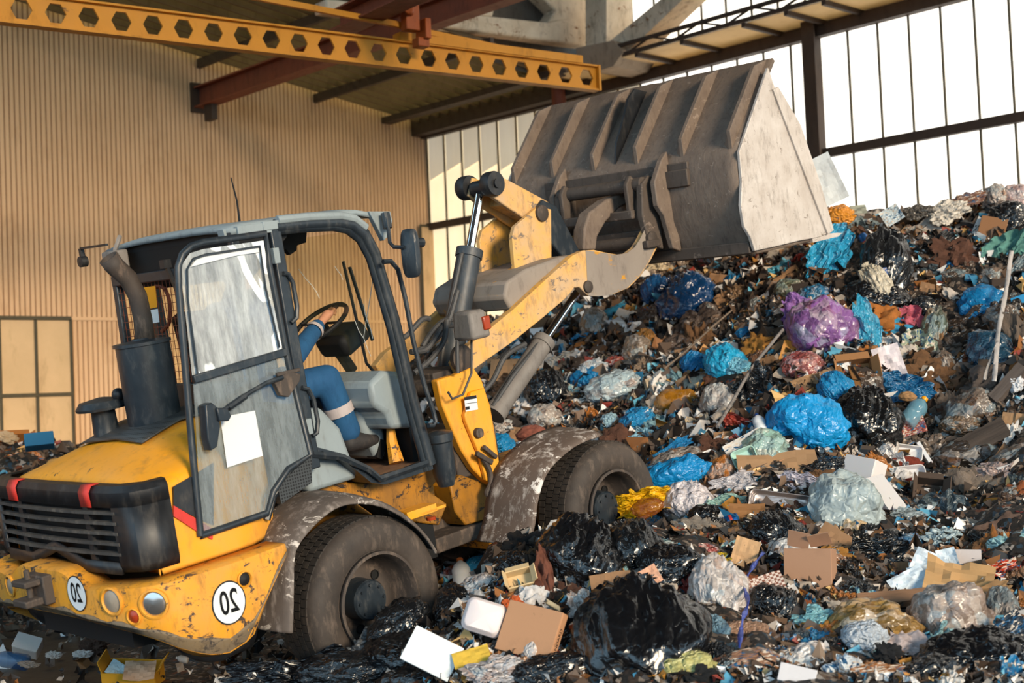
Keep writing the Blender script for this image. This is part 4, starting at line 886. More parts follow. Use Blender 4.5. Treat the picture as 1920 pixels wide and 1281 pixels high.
organic('trousers', m_navy, lambda b: (capsule_chain(b, [hipc-Vector((0, .1, .02)), knee, ank+Vector((0, 0, .02))], [.115, .095, .085]), capsule_chain(b, [hipc+Vector((0, .1, -.02)), kneel, ankl+Vector((0, 0, .02))], [.115, .095, .085])), .012, drv, 3)
for K, A_ in ((knee, ank), (kneel, ankl)):
    d = (A_-K).normalized(); part('reflective_band', m_refl, lambda b: b.tube([K+d*.17, K+d*.235], [.098, .097], 22, caps=False), drv)
d = (wrist-elb).normalized(); part('cuff_band', m_refl, lambda b: b.tube([elb+d*((wrist-elb).length-.13), elb+d*((wrist-elb).length-.095)], [.062, .060], 20, caps=False), drv)
organic('boot', m_boot, lambda b: (capsule_chain(b, [ank+Vector((0, 0, .03)), ank+Vector((.0, 0, -.06)), ank+Vector((.12, -.01, -.075)), ank+Vector((.18, -.01, -.08))], [.06, .062, .052, .045])), .008, drv)
organic('boot', m_boot, lambda b: (capsule_chain(b, [ankl+Vector((0, 0, .03)), ankl+Vector((.0, 0, -.06)), ankl+Vector((.12, -.01, -.075)), ankl+Vector((.18, -.01, -.08))], [.06, .062, .052, .045])), .008, drv)
organic('hair', m_hair, lambda b: (b.ball(head+Vector((-.02, 0, .03)), .1, 20, 14, (1.0, .86, 1.08))), .01, drv)
# ================================================================ THE REFUSE HEAP
CP = [(-.84, 8.3, .12), (-2.2, 9.6, .05), (.66, 9.8, .62), (-.68, 11.1, .5), (0, 9.3, .35), (-1.6, 9.4, .08), (-1.9, 8.0, .0), (-2.8, 7.6, .0),
      (-4.8, 14, 1.35), (-3.9, 14, 1.15), (-5.8, 14.5, 1.5), (-4.4, 12.6, .2), (-4.6, 17, 1.0), (-2.6, 14.5, .9), (-3, 11.5, .1),
      (0, 4.6, .0), (3, 4.4, .1), (-3, 5.5, .0), (-5.5, 9, .0), (-5.5, 11, .0), (6.5, 8, 1.6), (8, 11.5, 3.2), (5, 5.6, .4), (7, 4.5, .3),
      (0, 16.5, 2.4), (2.5, 16.5, 3.3), (5, 15.8, 3.4), (8, 14.5, 3.4), (-1.5, 20, 1.6), (2, 20, 2.8), (8, 18, 3.0), (12, 12, 3.2), (12, 7, 2.0), (-8, 14, 1.0), (-9, 8, 0), (-8, 20, .5)]
for px, py, d in ((900, 1281, 7.0), (1200, 1281, 6.7), (1500, 1281, 6.5), (1920, 1281, 6.3), (700, 1281, 7.5), (400, 1281, 8.0), (850, 1130, 7.9), (760, 1200, 7.7), (980, 1010, 9.0),
        (1100, 1000, 9.0), (1240, 990, 9.2), (1250, 850, 10.7), (930, 830, 12.3), (1000, 700, 13.0), (960, 620, 14.2), (1060, 640, 13.4), (1110, 560, 14.2), (1210, 500, 14.2), (800, 640, 15.5),
        (1400, 700, 11.6), (1400, 560, 12.7), (1400, 490, 13.3), (1565, 455, 12.6), (1700, 412, 13.4), (1900, 375, 13.0), (1800, 600, 11.7), (1900, 700, 10.7), (1750, 860, 10.6),
        (1900, 950, 9.2), (1700, 1000, 9.0), (1500, 850, 10.1), (1500, 1000, 8.9), (1700, 1150, 7.6), (1350, 1100, 7.8), (1150, 1150, 7.6), (1650, 560, 12.0), (1920, 520, 11.8), (1600, 700, 11.0)):
    q = at(px, py, d); CP.append((q.x, q.y, max(0, q.z-.07)))
CPA = np.array(CP); _n = len(CPA)
def _phi(r): return np.where(r > 1e-9, r*r*np.log(np.maximum(r, 1e-9)), 0)
_D = np.hypot(CPA[:, None, 0]-CPA[None, :, 0], CPA[:, None, 1]-CPA[None, :, 1])
_A = np.zeros((_n+3, _n+3)); _A[:_n, :_n] = _phi(_D)+np.eye(_n)*.03; _A[:_n, _n] = 1; _A[:_n, _n+1:] = CPA[:, :2]; _A[_n, :_n] = 1; _A[_n+1:, :_n] = CPA[:, :2].T
_W = np.linalg.solve(_A, np.concatenate([CPA[:, 2], [0, 0, 0]]))
GX0, GY0, GD = -9.0, 4.0, .05; NX, NY = 421, 321
gx = GX0+GD*np.arange(NX); gy = GY0+GD*np.arange(NY)
HG = np.zeros((NX, NY))
for i in range(NX):
    d = np.hypot(gx[i]-CPA[:, 0][:, None], gy[None, :]-CPA[:, 1][:, None]); HG[i] = _W[:_n]@_phi(d)+_W[_n]+_W[_n+1]*gx[i]+_W[_n+2]*gy
HG = np.clip(HG, -.06, 3.7)
# keep the heap inside the hall
for i in range(NX):
    P = np.stack([np.full(NY, gx[i]), gy], 1)
    for nn, dd in ((nL, .25), (nR, .25)):
        dist = (P[:, 0]-CORN.x)*nn.x+(P[:, 1]-CORN.y)*nn.y; HG[i] = np.where(dist < dd, -.2, HG[i])
# smooth lumps
rs = np.random.RandomState(7)
def vnoise(step, amp):
    n1, n2 = int(NX*GD/step)+3, int(NY*GD/step)+3; g = rs.randn(n1, n2)
    u = (gx-GX0)/step; v = (gy-GY0)/step; iu, iv = u.astype(int), v.astype(int); fu, fv = u-iu, v-iv; fu = fu*fu*(3-2*fu); fv = fv*fv*(3-2*fv)
    a = g[np.ix_(iu, iv)]; b = g[np.ix_(iu+1, iv)]; c = g[np.ix_(iu, iv+1)]; d = g[np.ix_(iu+1, iv+1)]
    return amp*((a*(1-fu)[:, None]+b*fu[:, None])*(1-fv)[None]+(c*(1-fu)[:, None]+d*fu[:, None])*fv[None])
SM = HG.copy()
msk = np.clip(HG/.5, 0, 1)
HG = HG+(vnoise(.55, .05)+vnoise(.2, .035)+vnoise(.09, .022))*msk
def Hs(x, y, G=None):
    G = HG if G is None else G
    u = np.clip((np.asarray(x)-GX0)/GD, 0, NX-1.001); v = np.clip((np.asarray(y)-GY0)/GD, 0, NY-1.001); iu = u.astype(int); iv = v.astype(int); fu = u-iu; fv = v-iv
    return G[iu, iv]*(1-fu)*(1-fv)+G[iu+1, iv]*fu*(1-fv)+G[iu, iv+1]*(1-fu)*fv+G[iu+1, iv+1]*fu*fv
TT = np.arange(5.2, 19, .03)
def hits(px, py):
    px = np.atleast_1d(np.asarray(px, float)); py = np.atleast_1d(np.asarray(py, float))
    d = np.array(F_)[None]+((px-CX)/FPX)[:, None]*np.array(R_)[None]-((py-CY)/FPX)[:, None]*np.array(U_)[None]
    out = np.full((len(px), 4), np.nan)
    P = np.array(CAMP)[None, None]+d[:, None]*TT[None, :, None]
    h = np.maximum(Hs(P[..., 0], P[..., 1], SM), 0); below = P[..., 2] < h
    idx = below.argmax(1); ok = below.any(1)
    r = np.arange(len(px)); out[ok, :3] = P[r, idx][ok]; out[ok, 3] = TT[idx][ok]; return out
def hnormal(x, y):
    e = .3; dx = (Hs(x+e, y, SM)-Hs(x-e, y, SM))/(2*e); dy = (Hs(x, y+e, SM)-Hs(x, y-e, SM))/(2*e); return Vector((-float(dx), -float(dy), 1)).normalized()

def M_heap():
    k = NT('mixed_refuse')
    v = k.n('ShaderNodeTexVoronoi'); k.set(v, 'Vector', k.co(1)); v.inputs['Scale'].default_value = 17
    v2 = k.n('ShaderNodeTexVoronoi'); k.set(v2, 'Vector', k.co(1, off=(5, 3, 1))); v2.inputs['Scale'].default_value = 42
    sep = k.n('ShaderNodeSeparateColor'); k.set(sep, 0, v.outputs['Color']); sep2 = k.n('ShaderNodeSeparateColor'); k.set(sep2, 0, v2.outputs['Color'])
    pal = [(0, lin('0d0b0a')), (.34, lin('1c1511')), (.5, lin('38291f')), (.62, lin('6b5442')), (.72, lin('1d3a4c')), (.78, lin('857668')), (.86, lin('241b16')), (.92, lin('a39a92')), (.96, lin('7a3f22')), (1, lin('16262e'))]
    def pr(s_):
        x = k.n('ShaderNodeValToRGB'); k.set(x, 'Fac', s_); x.color_ramp.interpolation = 'CONSTANT'; e = x.color_ramp.elements
        while len(e) < len(pal): e.new(.5)
        for i, (p, c) in enumerate(pal): e[i].position = p; e[i].color = c
        return x.outputs[0]
    col = k.mix(k.math('GREATER_THAN', sep2.outputs[1], .55), pr(sep.outputs[0]), pr(sep2.outputs[0]))
    k.set(k.b, 'Base Color', col); k.b.inputs['Roughness'].default_value = .6
    k.bump(k.noise(30, 6, .75), .9, .03); return k.m
hb_ = MB(); ii = range(0, NX, 1)
me = bpy.data.meshes.new('refuse_heap')
V = np.stack([np.repeat(gx, NY), np.tile(gy, NX), HG.ravel()], 1)
idx = np.arange(NX*NY).reshape(NX, NY)
q = np.stack([idx[:-1, :-1], idx[1:, :-1], idx[1:, 1:], idx[:-1, 1:]], -1).reshape(-1, 4)
zc = V[q][:, :, 2].max(1); q = q[zc > .0]
used = np.unique(q); remap = np.full(len(V), -1); remap[used] = np.arange(len(used))
me.from_pydata(V[used].tolist(), [], remap[q].tolist()); me.materials.append(M_heap()); me.shade_smooth()
heap = bpy.data.objects.new('refuse_heap', me); COL.objects.link(heap)
tag(heap, 'dark mixed household refuse packed under and between the bags', 'refuse heap', kind='stuff')

# ---- item materials
def M_item(kind, col, seed=0):
    key = (kind, col, seed)
    if key in _M: return _M[key]
    k = NT('%s_%s' % (kind, col)); c = lin(col); off = (seed*1.7, seed, 0)
    vec = k.co(1, off=off)
    def crease(scale, strength, dist, stretch=(1, 1, 1)):
        n = k.noise(scale*.6, 3, .6, k.co(stretch, off=off))
        vo = k.n('ShaderNodeTexVoronoi'); vo.feature = 'DISTANCE_TO_EDGE'; 
        mx = k.mix(.12, k.co(stretch, off=off), k.n('ShaderNodeTexNoise', {'Scale': scale}).outputs[1]); k.set(vo, 'Vector', mx); vo.inputs['Scale'].default_value = scale
        h = k.math('ADD', k.math('MULTIPLY', vo.outputs[0], 1.2), n); k.bump(h, strength, dist)
    B = k.b.inputs
    if kind == 'bag':
        n = k.noise(3, 5, .6, vec); k.set(k.b, 'Base Color', k.mix(k.ramp(n, [(.45, 0), (.8, .55)]), c, tuple(min(1, x*1.5+.006) for x in c[:3])+(1,)))
        B['Roughness'].default_value = .24 if sum(c[:3]) < .2 else .36; B['Coat Weight'].default_value = .5 if sum(c[:3]) < .2 else 0; B['Coat Roughness'].default_value = .12; crease(8, .7, .035, (1, .22, 1))
        if sum(c[:3]) > .2: B['Subsurface Weight'].default_value = .0
    elif kind in ('film', 'clear'):
        # thin plastic: part see-through, part milky, glossy; clear bags show mottled contents
        t = k.t; n = k.noise(3.5, 6, .65, vec)
        if kind == 'clear':
            vo = k.n('ShaderNodeTexVoronoi'); k.set(vo, 'Vector', k.mix(.25, vec, k.n('ShaderNodeTexNoise', {'Scale': 4.0}).outputs[1])); vo.inputs['Scale'].default_value = 6
            se = k.n('ShaderNodeSeparateColor'); k.set(se, 0, vo.outputs['Color'])
            x = k.n('ShaderNodeValToRGB'); k.set(x, 'Fac', se.outputs[0]); x.color_ramp.interpolation = 'EASE'; e = x.color_ramp.elements
            pal = [c, lin('5b4636'), lin('c4bcb4'), lin('8f5a2a'), lin('2a2724'), c, lin('94a6ac')]
            while len(e) < len(pal): e.new(.5)
            for i, p in enumerate(pal): e[i].position = i/len(pal); e[i].color = p
            col_ = k.mix(k.ramp(n, [(.35, .35), (.7, .85)]), x.outputs[0], c)
            k.set(k.b, 'Base Color', col_); B['Roughness'].default_value = .3; B['Coat Weight'].default_value = .35; B['Coat Roughness'].default_value = .15; crease(6, .7, .04)
        else:
            k.set(k.b, 'Base Color', k.mix(k.ramp(n, [(.4, 0), (.75, .5)]), c, tuple(x*.45+.04 for x in c[:3])+(1,))); B['Roughness'].default_value = .32
            k.set(k.b, 'Alpha', k.ramp(n, [(.3, .70), (.6, 1)])); crease(6, .8, .04)
    elif kind == 'card':
        n = k.noise(2.5, 7, .7, vec); n2 = k.noise(9, 6, .7, vec)
        cc = k.mix(k.math('MULTIPLY', k.ramp(n, [(.5, 0), (.75, 1)]), .45), c, tuple(x*.45 for x in c[:3])+(1,)); cc = k.mix(k.ramp(n2, [(.66, 0), (.7, .8)]), cc, lin('3a2a1e'))
        k.set(k.b, 'Base Color', cc); B['Roughness'].default_value = .85; k.bump(n2, .15, .01)
    elif kind == 'paper':
        n = k.noise(3, 5, .6, vec); k.set(k.b, 'Base Color', k.mix(k.ramp(n, [(.5, 0), (.85, .6)]), c, lin('8b8178'))); B['Roughness'].default_value = .75; crease(3, .4, .02)
    elif kind == 'foam':
        n = k.noise(5, 6, .7, vec); k.set(k.b, 'Base Color', k.mix(k.ramp(n, [(.62, 0), (.72, .6)]), c, lin('7b6656'))); B['Roughness'].default_value = .6; B['Subsurface Weight'].default_value = .1
    elif kind == 'pet':
        n = k.noise(4, 4, .6, vec); k.set(k.b, 'Base Color', c); B['Roughness'].default_value = .12; B['Alpha'].default_value = .6; crease(7, .3, .02)
    elif kind == 'metal':
        k.set(k.b, 'Base Color', c); B['Metallic'].default_value = .7; B['Roughness'].default_value = .3; crease(5, .3, .02)
    elif kind == 'wood':
        n = k.noise(3, 6, .7, k.co((.6, 9, 9), off=off)); k.set(k.b, 'Base Color', k.mix(k.ramp(n, [(.35, 0), (.7, 1)]), c, tuple(x*.35 for x in c[:3])+(1,))); B['Roughness'].default_value = .8; k.bump(n, .5, .01)
    elif kind == 'check':
        x = k.n('ShaderNodeTexChecker'); k.set(x, 'Vector', k.co((1, 1, .001))); x.inputs['Scale'].default_value = 16; x.inputs[1].default_value = lin('7a4a38'); x.inputs[2].default_value = lin('c9b8ac'); k.set(k.b, 'Base Color', x.outputs[0]); B['Roughness'].default_value = .6
    elif kind == 'print':
        n = k.noise(3, 2, .5, vec); n2 = k.noise(7, 2, .3, k.co((1, 2.5, 1), off=off))
        k.set(k.b, 'Base Color', k.mix(k.ramp(n2, [(.54, 0), (.56, 1)]), c, k.mix(k.ramp(n, [(.5, 0), (.52, 1)]), lin('c8b9a8'), lin('26557a')))); B['Roughness'].default_value = .35; crease(5, .5, .02)
    else:   # cloth, organic
        n = k.noise(6, 7, .75, vec); k.set(k.b, 'Base Color', k.mix(k.ramp(n, [(.4, 0), (.7, .8)]), c, tuple(x*.4 for x in c[:3])+(1,))); B['Roughness'].default_value = .85; k.bump(n, .7, .03)
    _M[key] = k.m; return k.m

# ---- item shapes, all in a unit cell [-.5,.5]
def tri(x): x = x-math.floor(x); return abs(2*x-1)
def fold_set(seed, n, f0, f1):
    r = random.Random(seed); out = []
    for i in range(n):
        d = Vector((r.gauss(0, 1), r.gauss(0, 1), r.gauss(0, 1))).normalized(); f = f0*(f1/f0)**(i/max(1, n-1)); out.append((d*f, r.random()*9, 1/f))
    return out
def folds(p, S): return sum(a*(tri(d.dot(p)+ph+.45*noise.noise(p*2.1+Vector((ph, 0, 0))))-.5) for d, ph, a in S)
def g_bag(seed, knot=True, nu=72, nv=38):
    S = fold_set(seed, 5, .8, 3.2); r = random.Random(seed); ph = r.random()*9; npl = r.randint(12, 19); vs = []
    lump = [(Vector((r.gauss(0, 1), r.gauss(0, .8), r.gauss(0, 1))).normalized(), r.uniform(.05, .2)) for _ in range(9)]
    for i in range(nv+1):
        th = math.pi*i/nv; t = th/math.pi
        for j in range(nu):
            a = 2*math.pi*j/nu; d = Vector((math.sin(th)*math.cos(a), math.cos(th), math.sin(th)*math.sin(a)))
            rad = .45+.07*noise.noise(d*1.1+Vector((ph, 0, 0)))+sum(w*max(0, d.dot(l)-.45) for l, w in lump)*.6
            aw = a+.5*noise.noise(d*2.2+Vector((0, 0, ph)))          # long pleats fanning out from the neck
            k = (math.exp(-t*2.4) if knot else .35)*min(1, math.sin(th)*2.2)
            rad += k*(.11*(tri(npl*aw/(2*math.pi))-.5)+.05*(tri(npl*2.3*aw/(2*math.pi)+ph)-.5))
            rad += (.055 if knot else .07)*folds(d*.9, S)+.018*noise.noise(d*7+Vector((ph, 3, 0)))
            p = d*rad
            if knot and t < .16:      # gathered neck and frayed tuft
                u = t/.16
                if u < .55: ne = .05+.13*(1-u)**1.5*(.6+.4*tri(npl*a/(2*math.pi))); p = Vector((math.cos(a)*ne, .40+.13*(1-u)+.04*noise.noise(d*5), math.sin(a)*ne))
                else: kk = (u-.55)/.45; p = Vector((math.cos(a)*.05, .46, math.sin(a)*.05)).lerp(d*rad, kk*kk)
            vs.append(p)
    b = MB(); fs = [(i*nu+j, i*nu+(j+1) % nu, (i+1)*nu+(j+1) % nu, (i+1)*nu+j) for i in range(nv) for j in range(nu)]; b.add(vs, fs); return b
def g_crumple(seed, n=20, flat=.6, f0=1.3, f1=7, amp=.16):
    """crumpled lump, cube-sphere"""
    S = fold_set(seed, 8, f0, f1); b = MB()
    for ax in range(3):
        for sg in (-1, 1):
            def P(i, j):
                u, v = 2*i/(n-1)-1, 2*j/(n-1)-1; c = [0, 0, 0]; c[ax] = sg; c[(ax+1) % 3] = math.tan(u*math.pi/4)*sg; c[(ax+2) % 3] = math.tan(v*math.pi/4)
                d = Vector(c).normalized(); rad = .42+.16*noise.noise(d*1.6+Vector((seed*3.1, 0, 0)))+amp*folds(d, S); p = d*rad; p.z *= flat; return p
            b.grid(P, n, n)
    return b
def g_sheet(seed, n=22, outline=.3, amp=.35, rect=False, bend=.0):
    S = fold_set(seed, 7, 1.0, 5.5); b = MB()
    def P(i, j):
        u, v = 2*i/(n-1)-1, 2*j/(n-1)-1
        if rect: x, y = u*.5, v*.5
        else:
            x = u*math.sqrt(1-v*v/2)*.5; y = v*math.sqrt(1-u*u/2)*.5; a = math.atan2(y, x); rr = math.hypot(x, y)*2
            k = 1+outline*(noise.noise(Vector((math.cos(a)*1.4, math.sin(a)*1.4, seed*2.3)))+.6*noise.noise(Vector((math.cos(a)*4, math.sin(a)*4, seed*1.3))))*rr; x *= k; y *= k
        p = Vector((x, y, 0)); z = amp*folds(p*1.8, S)+.2*amp*noise.noise(p*3+Vector((seed, 0, 0)))
        w = Vector((noise.noise(p*4+Vector((seed, 9, 0))), noise.noise(p*4+Vector((0, seed, 5))), 0))*(.0 if rect else .09)
        return p+w+Vector((0, 0, z+bend*(x*x)*2))
    b.grid(P, n, n); return b
MESH = {}
def proto(kind, variant):
    key = (kind, variant)
    if key in MESH: return MESH[key]
    s = variant*17+3
    if kind == 'bag': b, sm = g_bag(s), 50
    elif kind == 'lump': b, sm = g_bag(s, knot=False, nu=48, nv=28), 50
    elif kind == 'crumple': b, sm = g_crumple(s, 15, .6, amp=.20, f0=1.6, f1=6), 28
    elif kind == 'scrap': b, sm = g_sheet(s, 15, .38, .40), 35
    elif kind == 'film': b, sm = g_sheet(s, 30, .42, .30), 50
    elif kind == 'paper': b, sm = g_sheet(s, 9, 0, .12, rect=True, bend=.2), 15
    elif kind == 'cloth': b, sm = g_sheet(s, 28, .35, .30), 60
    elif kind == 'rag': b, sm = g_crumple(s, 20, .6, 1.2, 6, .22), 60
    MESH[key] = (b, sm); return MESH[key]
def solidpart(o, t): md = o.modifiers.new('s', 'SOLIDIFY'); md.thickness = t; md.offset = 0
_me = {}
rnd = random.Random(11)
HERO = []
def frame_at(px, py, rot=0, lift=0, face=.5, depth=None):
    if depth is None:
        h = hits(px, py)[0]
        if math.isnan(h[3]): h = (*at(px, py, 13.0), 13.0)
    else: h = (*at(px, py, depth), depth)
    p = Vector(h[:3]); d = h[3]; N = hnormal(p.x, p.y); C_ = (CAMP-p).normalized(); N = (N*(1-face)+C_*face).normalized()
    X = (R_*math.cos(math.radians(rot))+U_*math.sin(math.radians(rot))); X = (X-N*X.dot(N)).normalized(); Y = N.cross(X)
    return p+C_*lift, X, Y, N, d-lift
def link_item(name, b, sm, mats, M4, meshkey=None):
    if meshkey and meshkey in _me:
        o = bpy.data.objects.new(name, _me[meshkey])
    else:
        me = b.mesh(name, mats, sm); o = bpy.data.objects.new(name, me)
        if meshkey: _me[meshkey] = me
    COL.objects.link(o); o.matrix_world = M4; return o
def m4(p, X, Y, N, s):
    m = Matrix((X*s[0], Y*s[1], N*s[2])).transposed().to_4x4(); m.translation = p; return m
NAMES = dict(bag='refuse_bag', lump='filled_bag', crumple='crumpled_wad', scrap='plastic_scrap', film='plastic_film', paper='paper_sheet', cloth='cloth_rag', rag='cloth_bundle')
def item(kind, mk, col, px, py, w, h, rot, label, cat, name=None, T=None, lift=None, face=.5, depth=None, var=None, seed=None, group=None, hero=True, squash=1):
    if hero: HERO.append((px, py, w/2, h/2))
    var = rnd.randrange(6) if var is None else var; seed = rnd.randrange(3) if seed is None else seed
    b, sm = proto(kind, var)
    dd = hits(px, py)[0][3] if depth is None else depth
    if math.isnan(dd): dd = 13.0
    W, H = w*dd/FPX*1.14, h*dd/FPX*1.14
    if T is None: T = {'bag': .8, 'lump': .8, 'crumple': .9, 'scrap': .8, 'film': .55, 'paper': .6, 'cloth': .6, 'rag': .8}[kind]*min(W, H)
    if lift is None: lift = {'bag': .25, 'lump': .22, 'crumple': .2, 'rag': .2}.get(kind, .0)*T+.05
    p, X, Y, N, d = frame_at(px, py, rot, lift, face, depth)
    mt = M_item(mk, col, seed)
    o = link_item(name or NAMES[kind], b, sm, mt, m4(p, X, Y, N, (W, H, T)), (kind, var, mk, col, seed))
    return tag(o, label, cat, group)
def FR(px, py, rot, lift, face, depth=None):
    p, X, Y, N, d = frame_at(px, py, rot, lift, face, depth); m = Matrix((X, Y, N)).transposed().to_4x4(); m.translation = p; return m, d
def thing_at(name, label, cat, px, py, rot=0, lift=.1, face=.5, depth=None, w=40, h=40, group=None):
    HERO.append((px, py, w/2, h/2)); m, d = FR(px, py, rot, lift, face, depth)
    o = empty(name, label, cat, m, group); return o, d/FPX*1.05
def closed_box(px, py, w, h, rot, T, col, label, name='cardboard_box', cat='box', mk='card', lift=.1, face=.6, depth=None, flaps=False):
    o, s = thing_at(name, label, cat, px, py, rot, lift, face, depth, w, h); W, H = w*s, h*s; mt = M_item(mk, col, 0)
    part('body', mt, lambda b: b.box((0, 0, 0), (W, H, T)), o, bevel=.006)
    part('lid', mt, lambda b: b.box((0, 0, T/2+.004), (W*.995, H*.995, .006)), o, bevel=.002)
    return o, W, H, T
def open_box(px, py, w, h, rot, T, col, label, name='cardboard_box', cat='box', mk='card', lift=.1, face=.6, depth=None, nfl=3):
    o, s = thing_at(name, label, cat, px, py, rot, lift, face, depth, w, h); W, H = w*s, h*s; mt = M_item(mk, col, 0); t = .008
    def bd(b):
        b.box((0, 0, -T/2), (W, H, t))
        for sx in (-1, 1): b.box((sx*W/2, 0, 0), (t, H, T))
        for sy in (-1, 1): b.box((0, sy*H/2, 0), (W, t, T))
    part('body', mt, bd, o)
    for k in range(nfl):
        a = (.9, -.6, 1.3, .3)[k]; L = min(W, H)*.42
        if k % 2 == 0:
            sx = 1 if k == 0 else -1; part('flap', mt, lambda b: b.box((sx*(W/2+math.cos(a)*L/2), 0, T/2+math.sin(a)*L/2), (L, H*.96, .006), Euler((0, -sx*a, 0)).to_matrix()), o)
        else: part('flap', mt, lambda b: b.box((0, H/2+math.cos(a)*L/2, T/2+math.sin(a)*L/2), (W*.96, L, .006), Euler((a, 0, 0)).to_matrix()), o)
    return o
def bottle(px, py, w, h, rot, col, cap, label, name='plastic_bottle', cat='bottle', lift=.06, face=.5, depth=None, mk='pet', band=None, group=None):
    o, s = thing_at(name, label, cat, px, py, rot, lift, face, depth, w, h, group); r, L = w*s/2, h*s
    prof = [(0, -L/2), (r*.85, -L/2), (r, -L*.44), (r, -L*.1), (r*.92, -L*.05), (r, 0), (r, L*.18), (r*.75, L*.32), (r*.32, L*.42), (r*.3, L*.5)]
    part('body', M_item(mk, col), lambda b: b.lathe(prof, (0, 0, 0), (0, 1, 0), 20), o, smooth=60)
    if band: part('label_band', M_item('print', band), lambda b: b.lathe([(r*1.02, -L*.38), (r*1.02, -L*.12)], (0, 0, 0), (0, 1, 0), 20), o)
    if cap: part('cap', M_plain('cap_'+cap, cap, .4), lambda b: b.lathe([(r*.36, L*.43), (r*.36, L*.52), (r*.3, L*.54), (0, L*.54)], (0, 0, 0), (0, 1, 0), 14), o)
    return o
def can(px, py, w, h, rot, col, label, lift=.06, face=.6, depth=None, col2='c0c4c8'):
    o, s = thing_at('drink_can', label, 'can', px, py, rot, lift, face, depth, w, h); r, L = w*s/2, h*s
    part('body', M_item('metal', col), lambda b: b.lathe([(r*.8, -L/2), (r, -L*.44), (r, L*.42), (r*.82, L/2)], (0, 0, 0), (0, 1, 0), 22), o)
    part('can_end', M_item('metal', col2), lambda b: b.lathe([(r*.82, L*.5), (r*.74, L*.5), (r*.72, L*.47), (0, L*.47)], (0, 0, 0), (0, 1, 0), 22), o)
    part('print_band', M_item('print', 'c23a34'), lambda b: b.lathe([(r*1.01, -L*.05), (r*1.01, L*.12)], (0, 0, 0), (0, 1, 0), 22), o)
    return o
def rr(W, H, r, n=5):
    out = []
    for cx, cy, a0 in ((W/2-r, H/2-r, 0), (-W/2+r, H/2-r, 90), (-W/2+r, -H/2+r, 180), (W/2-r, -H/2+r, 270)):
        for k in range(n+1): a = math.radians(a0+90*k/n); out.append((cx+r*math.cos(a), cy+r*math.sin(a)))
    return out
def tray(px, py, w, h, rot, col, label, T=.05, name='foam_tray', cat='tray', lift=.12, face=.7, depth=None, clam=False, mk='foam'):
    o, s = thing_at(name, label, cat, px, py, rot, lift, face, depth, w, h); W, H = w*s, h*s; r = min(W, H)*.22
    def sh(b, sg=1):
        L = [(1, 1, 0), (.96, .96, -.004), (.86, .86, -T*.8), (.78, .78, -T), (.0, .0, -T)] ; P = rr(W, H, r); n = len(P); vs = []
        for a, c, z in L: vs += [(x*a, y*c, z*sg) for x, y in P]
        b.add(vs, [(i*n+k, i*n+(k+1) % n, (i+1)*n+(k+1) % n, (i+1)*n+k) for i in range(len(L)-1) for k in range(n)])
    part('body', M_item(mk, col), lambda b: sh(b, -1 if clam else 1), o, solid=.006, smooth=50)
    if clam: part('lower_shell', M_item(mk, col), lambda b: sh(b, 1), o, solid=.006, smooth=50)
    return o
def plank(p1, p2, wpx, T, col, label, name='wooden_plank', cat='plank', mk='wood', lift=.08, d1=None, d2=None, grp=None):
    a = frame_at(*p1, 0, lift, .5, d1); c = frame_at(*p2, 0, lift, .5, d2); s = (a[4]+c[4])/2/FPX; mid = (a[0]+c[0])/2; X = (c[0]-a[0]); L = X.length; X.normalize(); N = (a[3]-X*a[3].dot(X)).normalized(); Y = N.cross(X)
    HERO.append(((p1[0]+p2[0])/2, (p1[1]+p2[1])/2, max(abs(p1[0]-p2[0])/2, wpx/2), max(abs(p1[1]-p2[1])/2, wpx/2)))
    b = MB(); n = 14; W = wpx*s; rn = random.Random(int(p1[0])); e1 = [rn.uniform(-.03, .03) for _ in range(4)]
    vs = []
    for i in range(n+1):
        x = -L/2+L*i/n; j = .03*W*math.sin(i*2.1)
        for y, z in ((-W/2+j, -T/2), (W/2+j, -T/2), (W/2+j, T/2), (-W/2+j, T/2)): vs.append((x+(e1[len(vs) % 4] if i in (0, n) else 0), y, z))
    fs = [(i*4+k, i*4+(k+1) % 4, i*4+4+(k+1) % 4, i*4+4+k) for i in range(n) for k in range(4)]+[(3, 2, 1, 0), (n*4, n*4+1, n*4+2, n*4+3)]
    b.add(vs, fs); m = Matrix((X, Y, N)).transposed().to_4x4(); m.translation = mid
    return tag(link_item(name, b, 20, M_item(mk, col), m), label, cat, grp)
def pathpts(pts, lift): return [frame_at(x, y, 0, lift, .8)[0] for x, y in pts]
def stick(pts, rpx, col, label, name='long_stick', cat='stick', mk='wood', lift=.25):
    P = pathpts(pts, lift); d = frame_at(*pts[0])[4]; o0 = P[0]; b = MB(); b.tube([p-o0 for p in catmull(P, 5)], rpx*d/FPX, 10)
    return tag(link_item(name, b, 50, M_item(mk, col), Matrix.Translation(o0)), label, cat)
def ribbon(pts, wpx, col, label, name='plastic_strap', cat='strap', mk='film', lift=.42, twist=.5):
    P = catmull(pathpts(pts, lift), 5); d = frame_at(*pts[0])[4]; W = wpx*d/FPX; o0 = P[0]; b = MB()
    def G(i, j):
        t = (P[min(i+1, len(P)-1)]-P[max(i-1, 0)]).normalized(); n = (CAMP-P[i]).normalized(); s_ = t.cross(n).normalized(); a = twist*math.sin(i*.7); s_ = s_*math.cos(a)+n*math.sin(a)
        return P[i]-o0+s_*(j-1)*W/2+n*.02*noise.noise(P[i]*5+Vector((j, 0, 0)))
    b.grid(G, len(P), 3); o = tag(link_item(name, b, 60, M_item(mk, col), Matrix.Translation(o0)), label, cat); solidpart(o, .003); return o

I = item
BLK, BLU, CYA = '0b0c0f', '0b6fae', '1f9fd0'
